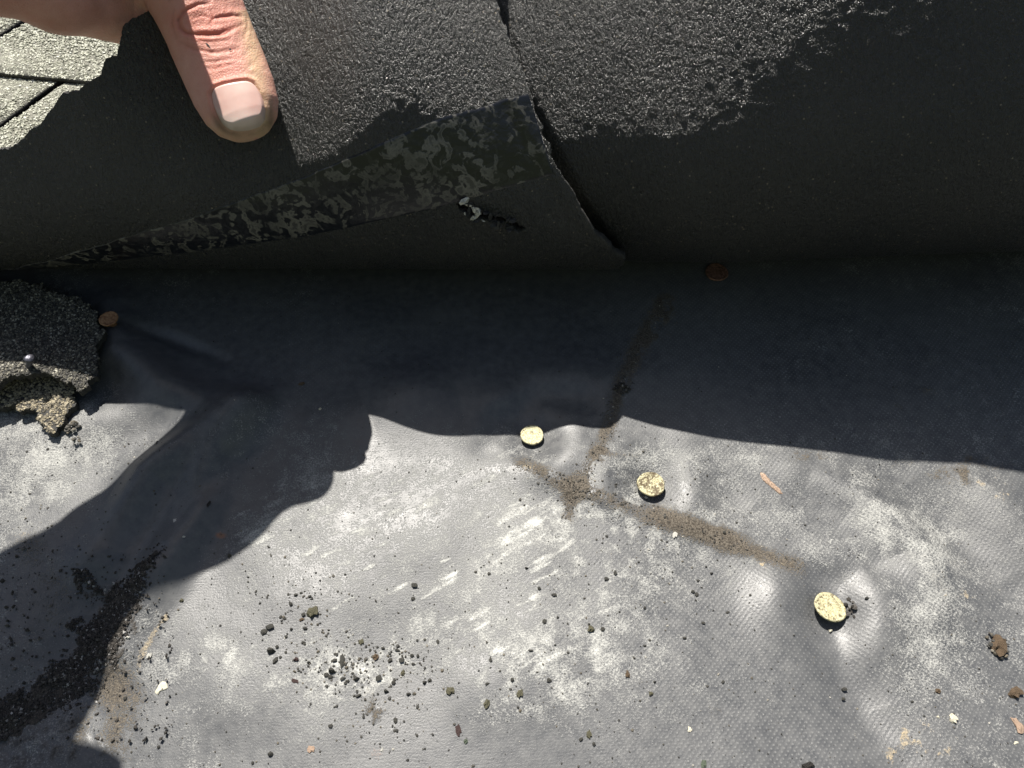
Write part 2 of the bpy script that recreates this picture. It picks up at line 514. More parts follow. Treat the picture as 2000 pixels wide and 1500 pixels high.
def mem_h(x, y):
    h = 0.0016 * fbm(x, y, 0.11, 3, 5) + 0.0008 * fbm(x, y, 0.035, 2, 11)
    # folds on the left
    h = h + ridge(x, y, [(470, 815), (380, 870), (300, 930), (190, 1090)], 0.0085, 0.0095)
    h = h + ridge(x, y, [(500, 800), (430, 900), (370, 1020), (300, 1140), (230, 1260)], 0.0085, 0.0085)
    h = h + ridge(x, y, [(225, 600), (245, 690), (330, 760), (480, 815)], 0.0070, 0.010)
    h = h - ridge(x, y, [(240, 640), (330, 660), (440, 705)], 0.0022, 0.0035)
    h = h - ridge(x, y, [(450, 905), (380, 990), (330, 1080)], 0.0042, 0.0055)
    h = h - ridge(x, y, [(250, 1060), (200, 1180), (120, 1330), (20, 1430)], 0.0050, 0.014)
    h = h + ridge(x, y, [(60, 900), (170, 830), (300, 800), (420, 815)], 0.0030, 0.012)
    # swell in the middle and the pull lines around the nails
    h = h + ridge(x, y, [(700, 800), (800, 760), (900, 740)], 0.0040, 0.016)
    h = h - ridge(x, y, [(950, 870), (975, 815), (1050, 770), (1140, 775)], 0.0030, 0.0070)
    h = h + ridge(x, y, [(1000, 770), (1100, 730), (1250, 740)], 0.0020, 0.012)
    h = h - ridge(x, y, [(1500, 1085), (1580, 1110), (1640, 1130), (1700, 1110)], 0.0022, 0.0060)
    h = h - ridge(x, y, [(1630, 1220), (1650, 1290), (1690, 1390), (1750, 1480)], 0.0030, 0.0100)
    h = h + ridge(x, y, [(1560, 920), (1680, 970), (1790, 1070), (1830, 1200)], 0.0036, 0.0100)
    h = h - ridge(x, y, [(1760, 930), (1870, 1040), (1960, 1150)], 0.0034, 0.0100)
    h = h + ridge(x, y, [(1900, 930), (2010, 1040), (2100, 1160)], 0.0030, 0.0100)
    h = h - ridge(x, y, [(1330, 900), (1420, 960), (1470, 1000)], 0.0016, 0.0080)
    h = h + ridge(x, y, [(1010, 905), (1110, 955), (1280, 1015), (1400, 1050), (1560, 1105)], 0.0012, 0.0045)
    for px, py, r, hh in NAILS:
        cx, cy = at_z(px, py)[:2]
        d = np.hypot(x - cx, y - cy)
        a = np.arctan2(y - cy, x - cx)
        h = h - 0.0036 * np.exp(-(d / 0.0095) ** 2) + 0.0016 * np.exp(-((d - 0.018) / 0.009) ** 2) * (1 + 0.6 * np.sin(2 * a + px))
    # towards the lifted shingles the sheet lies flat
    h = h * (1 - 0.75 * sstep(0.235, 0.29, y))
    return h


def axis(lo, hi, d0, d1, step, far):
    a = np.arange(d0, d1, step)
    n0 = np.linspace(lo, d0, far + 1)[:-1]
    n1 = np.linspace(a[-1], hi, far + 1)[1:]
    return np.concatenate([n0, a, n1])


def build_membrane():
    xs = axis(-0.55, 0.55, -0.245, 0.245, 0.00062, 60)
    ys = axis(-0.30, 0.345, 0.022, 0.275, 0.00062, 40)
    Y, X = np.meshgrid(ys, xs)
    H = mem_h(X, Y)
    PX, PY = to_px(np.stack([X, Y, np.zeros_like(X)], -1))
    g = lambda cx, cy, rx, ry: np.exp(-((PX - cx) / rx) ** 2 - ((PY - cy) / ry) ** 2)
    # positions of the stains were measured on the sheet; beyond the measured part they simply end
    ok = (Y > 0.0) & (Y < 0.30)
    n1 = fbm(X, Y, 0.030, 4, 21); n2 = fbm(X, Y, 0.008, 4, 31, 0.6); n3 = fbm(X, Y, 0.0032, 3, 41, 0.65)
    wob = 0.5 * fbm(X, Y, 0.05, 2, 59)
    c, s = np.cos(0.52 + 0.0 * wob), np.sin(0.52 + 0.0 * wob)
    U = X * c + Y * s; V = -X * s + Y * c + 0.004 * wob
    st = sstep(0.15, 0.75, fbm(U / 6.0, V, 0.0021, 3, 51, 0.6)) * sstep(-0.3, 0.4, fbm(X, Y, 0.012, 2, 53)) * 1.5 - 0.35
    st2 = fbm(U / 4.0, V, 0.009, 3, 57, 0.6)
    chalk = 0.25 + 0.11 * n1 + 0.11 * n2
    chalk += 0.30 * g(820, 1060, 330, 190) * (0.55 + 0.95 * st + 0.5 * st2)
    chalk += 0.24 * g(950, 1200, 260, 120) * (0.6 + 1.0 * st)
    chalk += 0.32 * g(1190, 1050, 140, 90) * (0.7 + 0.8 * n2 + 0.4 * n3) + 0.22 * g(1080, 1280, 240, 100) * (0.7 + 0.5 * n2 + 0.4 * n3)
    chalk += 0.34 * g(420, 1270, 150, 75) * (0.8 + 0.7 * n2) + 0.35 * g(480, 1120, 90, 60) * (0.6 + 0.8 * st)
    chalk += 0.26 * g(1730, 1060, 130, 100) * (0.8 + 0.7 * n2) + 0.25 * g(1800, 1260, 90, 140) + 0.25 * g(1260, 890, 120, 40)
    chalk += 0.30 * g(150, 900, 200, 120) + 0.5 * g(690, 1310, 80, 40) * (0.5 + n3)
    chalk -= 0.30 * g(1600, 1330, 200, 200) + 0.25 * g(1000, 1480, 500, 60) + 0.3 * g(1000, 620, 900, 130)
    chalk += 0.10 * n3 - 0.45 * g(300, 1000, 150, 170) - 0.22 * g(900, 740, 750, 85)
    dz = [([(1020, 905), (1110, 955), (1180, 975), (1280, 1015), (1400, 1050), (1560, 1105)], 0.0062, 0.85),
          ([(1110, 1010), (1120, 960), (1160, 900), (1180, 855)], 0.0048, 0.8),
          ([(1160, 890), (1240, 890), (1260, 880)], 0.0038, 0.65), ([(1190, 830), (1210, 760), (1240, 690), (1300, 590)], 0.0060, 0.95),
          ([(1290, 990), (1330, 1010), (1420, 1040)], 0.0060, 0.6)]
    dust = np.full_like(X, -0.15) + 0.10 * n1
    for pts, w, k in dz:
        d, _ = dist_poly(X, Y, gpts(pts))
        d = d + 0.0024 * n2 + 0.0014 * n3
        dust += k * np.exp(-(np.maximum(d, 0) / (0.85 * w)) ** 2) * (0.92 + 0.35 * n3 + 0.35 * n2)
    dust += 0.55 * g(1880, 920, 170, 40) * (0.6 + n2) + 0.6 * g(1560, 890, 60, 16) * (0.8 + n3)
    dust += 0.65 * g(200, 1430, 130, 120) * (0.8 + 0.6 * n2) + 0.55 * g(230, 1330, 60, 60) + 0.65 * g(90, 1180, 90, 110) * (0.75 + 0.5 * n2)
    dust += 0.5 * g(720, 1400, 60, 90) * (0.6 + n3) + 0.45 * g(1395, 1390, 26, 30) + 0.35 * g(1300, 1400, 30, 60) * (0.5 + n3)
    dust += 0.45 * g(60, 1060, 50, 40) + 0.45 * g(1850, 1130, 120, 60) * (0.5 + n2) + 0.5 * g(1780, 780, 260, 120) * (0.4 + n2)
    dust += 0.5 * g(1300, 650, 60, 60) * (0.4 + n3)
    tan = np.full_like(X, -0.2)
    d, _ = dist_poly(X, Y, gpts([(265, 1318), (272, 1290), (300, 1240), (326, 1205)]))
    tan += 0.9 * np.exp(-(np.maximum(d + 0.0012 * n2 + 0.0008 * n3, 0) / 0.0015) ** 2) * (0.75 + 0.6 * n2)
    tan += 0.8 * g(1900, 1160, 110, 20) * (0.4 + n3) + 0.9 * g(1790, 1450, 130, 60) * (0.2 + 1.1 * n3) + 0.8 * g(60, 1050, 40, 26) * (0.5 + n2)
    tan += 0.8 * g(1950, 960, 80, 40) * (0.2 + n3) + 0.7 * g(1030, 915, 22, 10) + 0.8 * g(1480, 1105, 90, 12) * (0.2 + n3) + 0.6 * g(250, 1480, 60, 40) * n2
    rust = np.full_like(X, -0.2) + 1.0 * g(432, 1046, 16, 9) + 0.6 * g(735, 1470, 30, 24) + 0.5 * g(1285, 1025, 30, 20) + 0.4 * g(740, 1370, 40, 26) * (0.5 + n3)
    soil = np.full_like(X, -0.25) + 0.15 * n2
    SP = gpts([(135, 1108), (180, 1105), (205, 1135), (255, 1125), (310, 1085), (340, 1075), (318, 1125), (295, 1165), (268, 1238), (228, 1300), (175, 1352), (95, 1378), (40, 1420), (-60, 1440), (-60, 1380), (50, 1330), (118, 1262), (148, 1212), (190, 1172), (140, 1150)])
    jx = X + 0.0042 * fbm(X, Y, 0.009, 4, 76, 0.65); jy = Y + 0.0042 * fbm(X, Y, 0.009, 4, 77, 0.65)
    soil += (0.55 + 0.5 * n2) * inside(jx, jy, SP)
    SP2 = gpts([(-100, 1400), (60, 1385), (130, 1375), (180, 1440), (240, 1520), (-100, 1560)])
    soil += 0.62 * inside(jx, jy, SP2)
    soil += 0.8 * g(1660, 1190, 20, 20) + 0.75 * g(432, 1044, 7, 5) + 0.35 * g(1850, 760, 200, 90) * (0.2 + n2) + 0.3 * g(560, 760, 90, 50) * n2
    for px, py, r, hh in NAILS:
        soil += 0.7 * g(px, py, 36, 33)
    weave = np.clip(0.08 + 0.5 * g(450, 1290, 170, 90) + 0.9 * sstep(1000, 1500, PX) + 0.5 * g(1150, 1200, 250, 200) + 0.3 * n1, 0, 1)
    H = H + np.where(ok, 0.00045 * np.clip(soil, 0, 1) * (1 + n3) + 0.00025 * np.clip(dust, 0, 1) * n3, 0)
    me = mesh_np('rubber_membrane', np.stack([X, Y, H], -1).reshape(-1, 3), grid_faces(len(xs), len(ys)), M['membrane'])
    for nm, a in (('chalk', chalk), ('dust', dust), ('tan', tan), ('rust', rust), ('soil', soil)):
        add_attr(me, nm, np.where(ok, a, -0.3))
    add_attr(me, 'weave', weave)
    o = obj('rubber_membrane', me)
    return tag(o, 'weathered grey rubber roofing membrane with folds, chalky scuffs and brown stains', 'membrane')


build_membrane()

# ---------------------------------------------------------------- the two lifted shingles
_u = np.linspace(-2.0, 6.4, 4201)        # arc length of the curl in units of its radius
_th = np.where(_u < 0, np.pi, np.pi - _u)
_u1 = math.radians(180 - 57)
_th = np.where(_u > _u1, math.radians(57) - np.minimum((_u - _u1) / 3.0, math.radians(18)), _th)
_du = _u[1] - _u[0]
_py = np.concatenate([[0], np.cumsum(np.cos((_th[1:] + _th[:-1]) / 2) * _du)])
_pz = np.concatenate([[0], np.cumsum(np.sin((_th[1:] + _th[:-1]) / 2) * _du)])
_i0 = np.argmin(abs(_u))
_py -= _py[_i0]; _pz -= _pz[_i0]
_th3 = np.maximum(np.where(_u < 0, np.pi, np.pi - _u), math.radians(59.5))
_py3 = np.concatenate([[0], np.cumsum(np.cos((_th3[1:] + _th3[:-1]) / 2) * _du)])
_pz3 = np.concatenate([[0], np.cumsum(np.sin((_th3[1:] + _th3[:-1]) / 2) * _du)])
_py3 -= _py3[_i0]; _pz3 -= _pz3[_i0]
# the left end stands steeper: the curl stops at 66 degrees
_th2 = np.maximum(np.where(_u < 0, np.pi, np.pi - _u), math.radians(66))
_py2 = np.concatenate([[0], np.cumsum(np.cos((_th2[1:] + _th2[:-1]) / 2) * _du)])
_pz2 = np.concatenate([[0], np.cumsum(np.sin((_th2[1:] + _th2[:-1]) / 2) * _du)])
_py2 -= _py2[_i0]; _pz2 -= _pz2[_i0]


def XCUT(s):
    return 0.052 - 0.060 * sstep(0.03, 0.17, s)


def flap_right(x, s):
    x, s = np.broadcast_arrays(np.asarray(x, float), np.asarray(s, float))
    R = np.clip(0.0525 + 0.140 * (x + 0.005), 0.050, 0.090)
    u = s / R
    y = np.interp(u, _u, _py) * R; z = np.interp(u, _u, _pz) * R
    k3 = sstep(-0.02, 0.115, x)
    y = y * (1 - k3) + np.interp(u, _u, _py3) * R * k3
    z = z * (1 - k3) + np.interp(u, _u, _pz3) * R * k3
    fold = 1.030 - 0.216 * (np.maximum(x, 0.06) - 0.12)
    yh = (0.264 + R * (0.7071 * fold - 0.2929)) / fold
    up = sstep(0.0, 0.12, s)
    n = 0.0011 * fbm(x, s + 3, 0.09, 1, 91) * up
    # near the cut edge of its neighbour it dives behind it
    dive = (0.0045 * (1 - sstep(0.0, 0.05, x - XCUT(s))) + 0.0030 * (1 - sstep(-0.002, 0.007, x - XCUT(s)))) * sstep(0.02, 0.08, s)
    return np.stack([x, yh + y + n + dive, 0.0062 + z + 0.3 * n], -1)


def flap_left(x, s):
    x, s = np.broadcast_arrays(np.asarray(x, float), np.asarray(s, float))
    R = 0.0525 + 0.0072 * np.exp(-((x + 0.052) / 0.026) ** 2)
    u = s / R
    y = np.interp(u, _u, _py) * R; z = np.interp(u, _u, _pz) * R
    k2 = sstep(-0.105, -0.150, x)
    y = y * (1 - k2) + np.interp(u, _u, _py2) * R * k2
    z = z * (1 - k2) + np.interp(u, _u, _pz2) * R * k2
    fold = 1.0561
    yh = (0.264 + R * (0.7071 * fold - 0.2929)) / fold
    k = np.clip((-x - 0.150) / 0.05, 0, 1.3)
    yh = yh + 0.07 * k * np.maximum(z - 0.02, 0) 
    y = y - 0.0013 * sstep(-0.006, 0.001, x - XCUT(s)) * sstep(0.045, 0.09, s)
    y = y - 0.0055 * sstep(-0.07, 0.0, x - XCUT(s)) * sstep(0.045, 0.09, s)       # laps over its neighbour
    y = y + 0.0095 * np.exp(-((x + 0.098) / 0.024) ** 2) * sstep(0.080, 0.165, s)      # pressed back by the thumb
    n = 0.0010 * fbm(x, s + 5, 0.08, 1, 95) * sstep(0.0, 0.12, s)
    return np.stack([x, yh + y + n, 0.0062 + z + 0.3 * n], -1)


def on_flap(fn, px, py, x0=None, s0=0.12):
    """(x, s) of the point of the flap seen at a pixel (outer face, above the fold)"""
    px = np.asarray(px, float); py = np.asarray(py, float)
    S = np.linspace(0.040, 0.27, 300)
    x = (px - 1000) / FPX * 0.29
    s = np.full(px.shape, s0)
    for it in range(8):
        # s from the row, then x from the column
        P = fn(x[..., None] + 0 * S, S + 0 * x[..., None])
        a, b = to_px(P)
        k = np.argmin(abs(b - py[..., None]), -1)
        s = np.take_along_axis(np.broadcast_to(S, b.shape), k[..., None], -1)[..., 0]
        P0 = fn(x, s)
        d = (P0 - CP) @ FW
        x = (px - 1000) / FPX * d
    for it in range(6):
        P0 = fn(x, s); e = 2e-4
        a0, b0 = to_px(P0); a1, b1 = to_px(fn(x, s + e))
        s = s + np.clip((py - b0) / ((b1 - b0) / e), -0.002, 0.002) * 0.8
        x = (px - 1000) / FPX * ((fn(x, s) - CP) @ FW)
    return x, s


def normals(P):
    du = np.gradient(P, axis=0); dv = np.gradient(P, axis=1)
    n = np.cross(du, dv)
    return n / (np.linalg.norm(n, axis=-1)[..., None] + 1e-12)


def shell(name, P, thick, mats, rough_back=0.0006, keep=None, seed=3, ref=(0, -1, 0)):
    """P = outer (camera side) grid n x m x 3; closed sheet of the given thickness behind it"""
    N = normals(P)
    c = P.mean((0, 1))
    if np.mean(N @ np.array(ref)) < 0:
        N = -N
    n, m = P.shape[:2]
    r = np.random.RandomState(seed)
    Q = P - N * thick + N * rough_back * (r.rand(n, m, 1) - 0.5)
    V = np.concatenate([P.reshape(-1, 3), Q.reshape(-1, 3)])
    f0 = grid_faces(n, m); f1 = grid_faces(n, m, True) + n * m
    K = np.ones(len(f0), bool) if keep is None else keep.ravel()
    f0 = f0[K]; f1 = f1[K]
    # rim: edges used by one face only
    e = np.concatenate([f0[:, [0, 1]], f0[:, [1, 2]], f0[:, [2, 3]], f0[:, [3, 0]]])
    key = np.sort(e, 1)
    _, inv, cnt = np.unique(key[:, 0].astype(np.int64) * (n * m) + key[:, 1], return_inverse=True, return_counts=True)
    rim = e[cnt[inv.ravel()] == 1]
    f2 = np.stack([rim[:, 1], rim[:, 0], rim[:, 0] + n * m, rim[:, 1] + n * m], 1)
    mi = np.concatenate([np.zeros(len(f0)), np.ones(len(f1)), np.full(len(f2), 2)])
    return mesh_np(name, V, [f0, f1, f2], mats, mi)


# right shingle
XR = np.linspace(-0.045, 0.30, 640)
SR = np.concatenate([np.linspace(-0.025, 0.03, 20)[:-1], np.linspace(0.03, 0.20, 330), np.linspace(0.2, 0.235, 20)[1:]])
gx, gs = np.meshgrid(XR, SR, indexing='ij')
P = flap_right(gx, gs)
n = normals(P)
fine = 0.00004 * fbm(gx, gs, 0.0026, 2, 61, 0.6) * sstep(0.03, 0.06, gs)
P = P - n * fine[..., None]
fr = obj('lifted_shingle', None)
tag(fr, 'plain black lifted shingle on the right, its underside curling up over a rusty nail', 'shingle', 'lifted shingles')
fr.location = (0.16, 0.30, 0)
b = obj('backing', shell('backing', P - np.array(fr.location), 0.0032, [M['back'], M['field'], M['asphalt']]), fr)

# left shingle: cut edge on its right, torn edge at the upper left
ce_px = np.array([(962, -30), (975, 25), (1000, 90), (1022, 150), (1045, 215), (1075, 290), (1105, 355), (1150, 430), (1195, 488), (1222, 508)], float)
cx, cs = on_flap(flap_left, ce_px[:, 0], ce_px[:, 1])
o_ = np.argsort(cs)
cx, cs = cx[o_], cs[o_]
tear_px = np.array([(-420, 470), (-250, 400), (-120, 335), (0, 288), (15, 292), (40, 272), (75, 240), (110, 200), (122, 182), (150, 178), (165, 165), (195, 145), (205, 112), (228, 104), (236, 70), (240, 50), (262, 32), (285, 22), (310, -5), (345, -60), (400, -150), (440, -330)], float)
NA, NB = 620, 420
a = np.linspace(0, 1, NA)
XL0 = -0.335
ss_ = np.concatenate([np.linspace(-0.025, 0.03, 40)[:-1], np.linspace(0.03, 0.215, NB - 39)])
xr = np.interp(ss_, cs, cx)
xr = xr + 0.0010 * fbm(ss_, ss_ * 0 + 2.2, 0.004, 3, 71)
gx = XL0 + (xr[None, :] - XL0) * a[:, None]
gs = np.broadcast_to(ss_, gx.shape).copy()
P0 = flap_left(gx, gs)
ppx, ppy = to_px(P0)
# pull the part of each column that lies beyond the tear back onto the torn line
gs2 = gs.copy()
for i in range(NA):
    lim = np.interp(ppx[i], tear_px[:, 0], tear_px[:, 1])
    lim = lim + 5.0 * fbm(gx[i], gs[i] * 0 + 0.3, 0.006, 4, 81, 0.7)
    bad = (ppy[i] < lim) & (gs[i] > 0.05)
    if bad.any():
        j = np.argmax(bad)
        smax = gs[i, j - 1]
        if ppx[i, j] > 420:
            smax = max(smax, 0.19)
        t = ss_ / ss_[-1]
        gs2[i] = np.where(gs[i] > 0.04, 0.04 + (gs[i] - 0.04) * (smax - 0.04) / (ss_[-1] - 0.04), gs[i])
gs = gs2
gx = XL0 + (np.interp(gs, cs, cx) + 0.0010 * fbm(gs, gs * 0 + 2.2, 0.004, 3, 71) - XL0) * a[:, None]
P = flap_left(gx, gs)
n = normals(P)
fine = 0.00004 * fbm(gx, gs, 0.0026, 2, 63, 0.6) * sstep(0.03, 0.06, gs)
# the pierced hole: sheet bulges outwards round it
hx, hs = on_flap(flap_left, np.array([905., 930, 955, 985, 1015]), np.array([402., 418, 425, 432, 446]))
hd, ha = dist_poly(gx, gs, list(zip(hx, hs)))
P = P - n * fine[..., None]
hd2 = hd + 0.0009 * fbm(gx, gs, 0.003, 3, 66)
cell = 0.25 * (hd2[:-1, :-1] + hd2[1:, :-1] + hd2[:-1, 1:] + hd2[1:, 1:])
wid = 0.0022 * (1 - 0.5 * abs(ha[:-1, :-1] - 0.35))
keep = cell > wid
fl = obj('lifted_shingle', None)
tag(fl, 'torn black lifted shingle with a mottled sealant strip and a hole, pinched by the thumb', 'shingle', 'lifted shingles')
fl.location = (-0.14, 0.29, 0)
LO = np.array(fl.location)
obj('backing', shell('backing', P - LO, 0.0030, [M['back2'], M['field'], M['asphalt']], keep=keep, seed=5), fl)

# mottled release strip
bot = np.array([(-160, 535), (0, 529), (160, 517), (350, 497), (600, 465), (860, 410), (1083, 347)], float)
top = np.array([(-160, 534), (40, 523), (220, 470), (350, 430), (600, 340), (850, 225), (1030, 178)], float)
nt, nw = 420, 70
tt = np.linspace(0, 1, nt)
arc = lambda q: np.concatenate([[0], np.cumsum(np.hypot(*np.diff(q, axis=0).T))])
ab = arc(bot) / arc(bot)[-1]; at_ = arc(top) / arc(top)[-1]
B_ = np.stack([np.interp(tt, ab, bot[:, 0]), np.interp(tt, ab, bot[:, 1])], 1)
T_ = np.stack([np.interp(tt, at_, top[:, 0]), np.interp(tt, at_, top[:, 1])], 1)
T_[:, 1] += 4 * fbm(tt, tt * 0 + 1, 0.03, 3, 87)
B_[:, 1] += 1.5 * fbm(tt, tt * 0 + 4, 0.03, 3, 88)
w_ = np.linspace(0, 1, nw)
G = B_[:, None, :] * (1 - w_[None, :, None]) + T_[:, None, :] * w_[None, :, None]
ci = np.linspace(0, nt - 1, 61).round().astype(int); cj = np.linspace(0, nw - 1, 13).round().astype(int)
cxs, css = on_flap(flap_left, G[np.ix_(ci, cj)][..., 0], G[np.ix_(ci, cj)][..., 1])


def upsample(c):
    t1 = np.stack([np.interp(np.arange(nw), cj, row) for row in c])
    return np.stack([np.interp(np.arange(nt), ci, t1[:, k]) for k in range(nw)], 1)


tx, ts = upsample(cxs), upsample(css)
TP = flap_left(tx, ts)
TN = normals(TP)
if np.mean(TN[..., 1]) > 0:
    TN = -TN
d_, a_ = dist_poly(tx, ts, list(zip(hx, hs)))
lift = 0.00025 + 0.00008 * fbm(tx, ts, 0.01, 2, 89) - 0.0007 * (np.maximum(0, 1 - w_ / 0.05) + np.maximum(0, 1 - (1 - w_) / 0.05))[None, :]
TP = TP + TN * lift[..., None]
V = TP.reshape(-1, 3)
obj('sealant_strip', shell('sealant_strip', TP - LO, 0.0008, [M['tape'], M['tape'], M['tape']], 0), fl)

# torn flakes standing out round the hole
r = np.random.RandomState(7)
for i in range(34):
    q = r.rand()
    cxp = np.interp(q, np.linspace(0, 1, 5), hx); csp = np.interp(q, np.linspace(0, 1, 5), hs) + (0.0021 if i % 2 else -0.0018) * (0.6 + 0.8 * r.rand())
    c0 = flap_left(cxp, csp) + np.array([0, -1, 0.3]) * (0.0006 + 0.0014 * r.rand())
    iv, if_ = ico(1, 400 + i, 0.45)
    R3 = np.linalg.qr(r.randn(3, 3))[0]
    pv = (iv * np.array([0.0022, 0.0012, 0.0005]) * (0.4 + 0.8 * r.rand())) @ R3 + c0 - LO
    obj('torn_flake', mesh_np('torn_flake', pv, if_, M['torn'] if (q < 0.5 and i % 3) else M['asphalt'], smooth=False), fl)

# ---------------------------------------------------------------- shingle field up the roof
cd = np.array([math.cos(math.radians(-8)), math.sin(math.radians(-8))])
kd = np.array([math.cos(math.radians(65)), math.sin(math.radians(65))])
O2 = at_z(118, 160, 0.008)[:2]
EXPO, TABW, KEY = 0.135, 0.30, 0.005
rs = np.random.RandomState(17)
field_poly = [(-0.62, 0.30), (-0.15, 0.33), (-0.12, 0.70), (-0.62, 0.75)]
for row in range(-1, 7):
    off = 0.0 if row % 2 else -0.1056
    if row == -1:
        off = 0.0
    elif row == 0:
        off = -0.068
    for tcol in range(-4, 5):
        u0 = off + tcol * TABW + KEY / 2; u1 = off + (tcol + 1) * TABW - KEY / 2
        v0, v1 = row * EXPO, row * EXPO + EXPO * 1.25
        nu, nv = 40, 18
        uu = np.linspace(u0, u1, nu); vv = np.linspace(v0, v1, nv)
        A, Bv = np.meshgrid(uu, vv, indexing='ij')
        jag = 0.0007 * fbm(A, Bv + row, 0.012, 3, 101)
        q = O2[None, None] + (A + jag)[..., None] * cd + (Bv + jag)[..., None] * kd
        if q[..., 1].min() < 0.305:
            q[..., 1] = np.maximum(q[..., 1], 0.305)
        if q[..., 1].max() < 0.312 or q[..., 0].min() > 1.2:
            continue
        z = 0.0075 + 0.0028 * (1 - (Bv - v0) / (v1 - v0) * 1.25) + 0.0004 * fbm(A, Bv, 0.05, 2, 103)
        top_g = np.stack([q[..., 0], q[..., 1], z], -1)
        me_top = shell('shingle', top_g, 0.0026, [M['field'], M['asphalt'], M['asphalt']], 0, ref=(0, 0, 1))
        sh = obj('shingle', me_top, deck)
        # real granules on the part that shows
        nrand = 26000
        aa = u0 + (u1 - u0) * rs.rand(nrand); bb = v0 + EXPO * 1.02 * rs.rand(nrand)
        xy = O2[None] + aa[:, None] * cd + bb[:, None] * kd
        gpx, gpy = to_px(np.stack([xy[:, 0], xy[:, 1], np.full(nrand, 0.009)], -1))
        m = (gpx > -90) & (gpx < 330) & (gpy > -50) & (gpy < 330) & (xy[:, 1] > 0.308)
        if m.sum() > 50:
            zz = 0.0075 + 0.0028 * (1 - (bb - v0) / (v1 - v0) * 1.25)
            pos = np.stack([xy[:, 0], xy[:, 1], zz + 0.0001], -1)[m]
            gm = scatter_mesh('granules', pos, 0.0005 + 0.00045 * rs.rand(m.sum()), M['gran_pale'], 5 + row, 0.75)
            tag(obj('granules', gm, sh), kind='stuff')

# ---------------------------------------------------------------- the torn remnant of shingle on the left
def layer(name, poly_px, z0, zfun, thick, mat_top, parent, gran_mat, gran_n, grs, seed, org, zfront):
    P2 = np.array([at_z(a, b, z0 if b < 715 else zfront)[:2] for a, b in poly_px])
    # fine jagged outline
    out = []
    rr = np.random.RandomState(seed)
    for i in range(len(P2)):
        A_, B2 = P2[i], P2[(i + 1) % len(P2)]
        L = np.hypot(*(B2 - A_)); k = max(2, int(L / 0.0011))
        nrm = np.array([-(B2 - A_)[1], (B2 - A_)[0]]) / (L + 1e-9)
        for j in range(k):
            out.append(A_ + (B2 - A_) * j / k + nrm * (0.0013 * (rr.rand() - 0.5) + 0.0016 * float(fbm(A_[0] + (B2 - A_)[0] * j / k, A_[1] + (B2 - A_)[1] * j / k, 0.005, 2, seed))))
    out = np.array(out)
    bm = bmesh.new()
    vs = [bm.verts.new((x, y, 0)) for x, y in out]
    bm.faces.new(vs)
    bmesh.ops.triangulate(bm, faces=bm.faces[:])
    for _ in range(3):
        le = [e for e in bm.edges if e.calc_length() > 0.004]
        if not le:
            break
        bmesh.ops.subdivide_edges(bm, edges=le, cuts=1)
        bmesh.ops.triangulate(bm, faces=bm.faces[:])
    bm.normal_update()
    if bm.faces[:][0].normal.z < 0:
        bmesh.ops.reverse_faces(bm, faces=bm.faces[:])
    top_faces = bm.faces[:]
    ret = bmesh.ops.extrude_face_region(bm, geom=top_faces)
    up_v = {v for v in ret['geom'] if isinstance(v, bmesh.types.BMVert)}
    for v in bm.verts:
        zz = z0 + float(zfun(v.co.x, v.co.y))
        v.co.z = zz + (0.5 * thick if v in up_v else -0.5 * thick)
        v.co -= Vector(org)
    bmesh.ops.recalc_face_normals(bm, faces=bm.faces[:])
    me = bpy.data.meshes.new(name)
    bm.to_mesh(me); bm.free()
    me.materials.append(mat_top)
    o = obj(name, me, parent)
    # granules on its face
    lo, hi = P2.min(0), P2.max(0)
    q = lo + (hi - lo) * grs.rand(gran_n, 2)
    q = q[inside(q[:, 0], q[:, 1], [tuple(t) for t in out])]
    zz = np.array([z0 + float(zfun(x, y)) for x, y in q]) + 0.5 * thick + 0.0001
    g = scatter_mesh('granules', np.column_stack([q, zz]) - np.array(org), 0.00038 + 0.00042 * grs.rand(len(q)), gran_mat, seed, 0.75)
    tag(obj('granules', g, o), kind='stuff')
    return o, out


tp = at_z(60, 720)
ts_root = thing('torn_shingle', 'torn two-layer remnant of granulated shingle at the left edge of the membrane', 'shingle', tuple(tp))
g2 = np.random.RandomState(23)
xe, ye = at_z(60, 745)[:2]
lowpoly = [(-160, 560), (30, 580), (120, 640), (165, 745), (158, 775), (148, 800), (128, 832), (101, 852), (88, 836), (76, 812), (58, 806), (40, 812), (27, 797), (0, 800), (-60, 815), (-160, 800)]
layer('lower_layer', lowpoly, 0.0040, lambda x, y: 0.0012 * math.sin(x * 60), 0.0030, M['asphalt'], ts_root, M['gran_tan'], 14000, g2, 31, tuple(tp), 0.0040)
uppoly = [(-160, 555), (20, 556), (95, 572), (140, 590), (180, 603), (192, 622), (196, 640), (212, 655), (206, 676), (198, 690), (200, 702), (186, 722), (172, 745), (160, 758), (140, 744), (118, 748), (96, 738), (74, 733), (40, 740), (10, 752), (-40, 764), (-160, 770)]
ux, uy = at_z(20, 728, 0.0140)[:2]


def upz(x, y):
    # its front edge curls up at the left
    return 0.0012 + 0.0066 * math.exp(-((x - ux) / 0.040) ** 2 - ((y - uy) / 0.017) ** 2)


layer('upper_layer', uppoly, 0.0070, upz, 0.0030, M['asphalt'], ts_root, M['gran_shade'], 17000, g2, 37, tuple(tp), 0.0135)

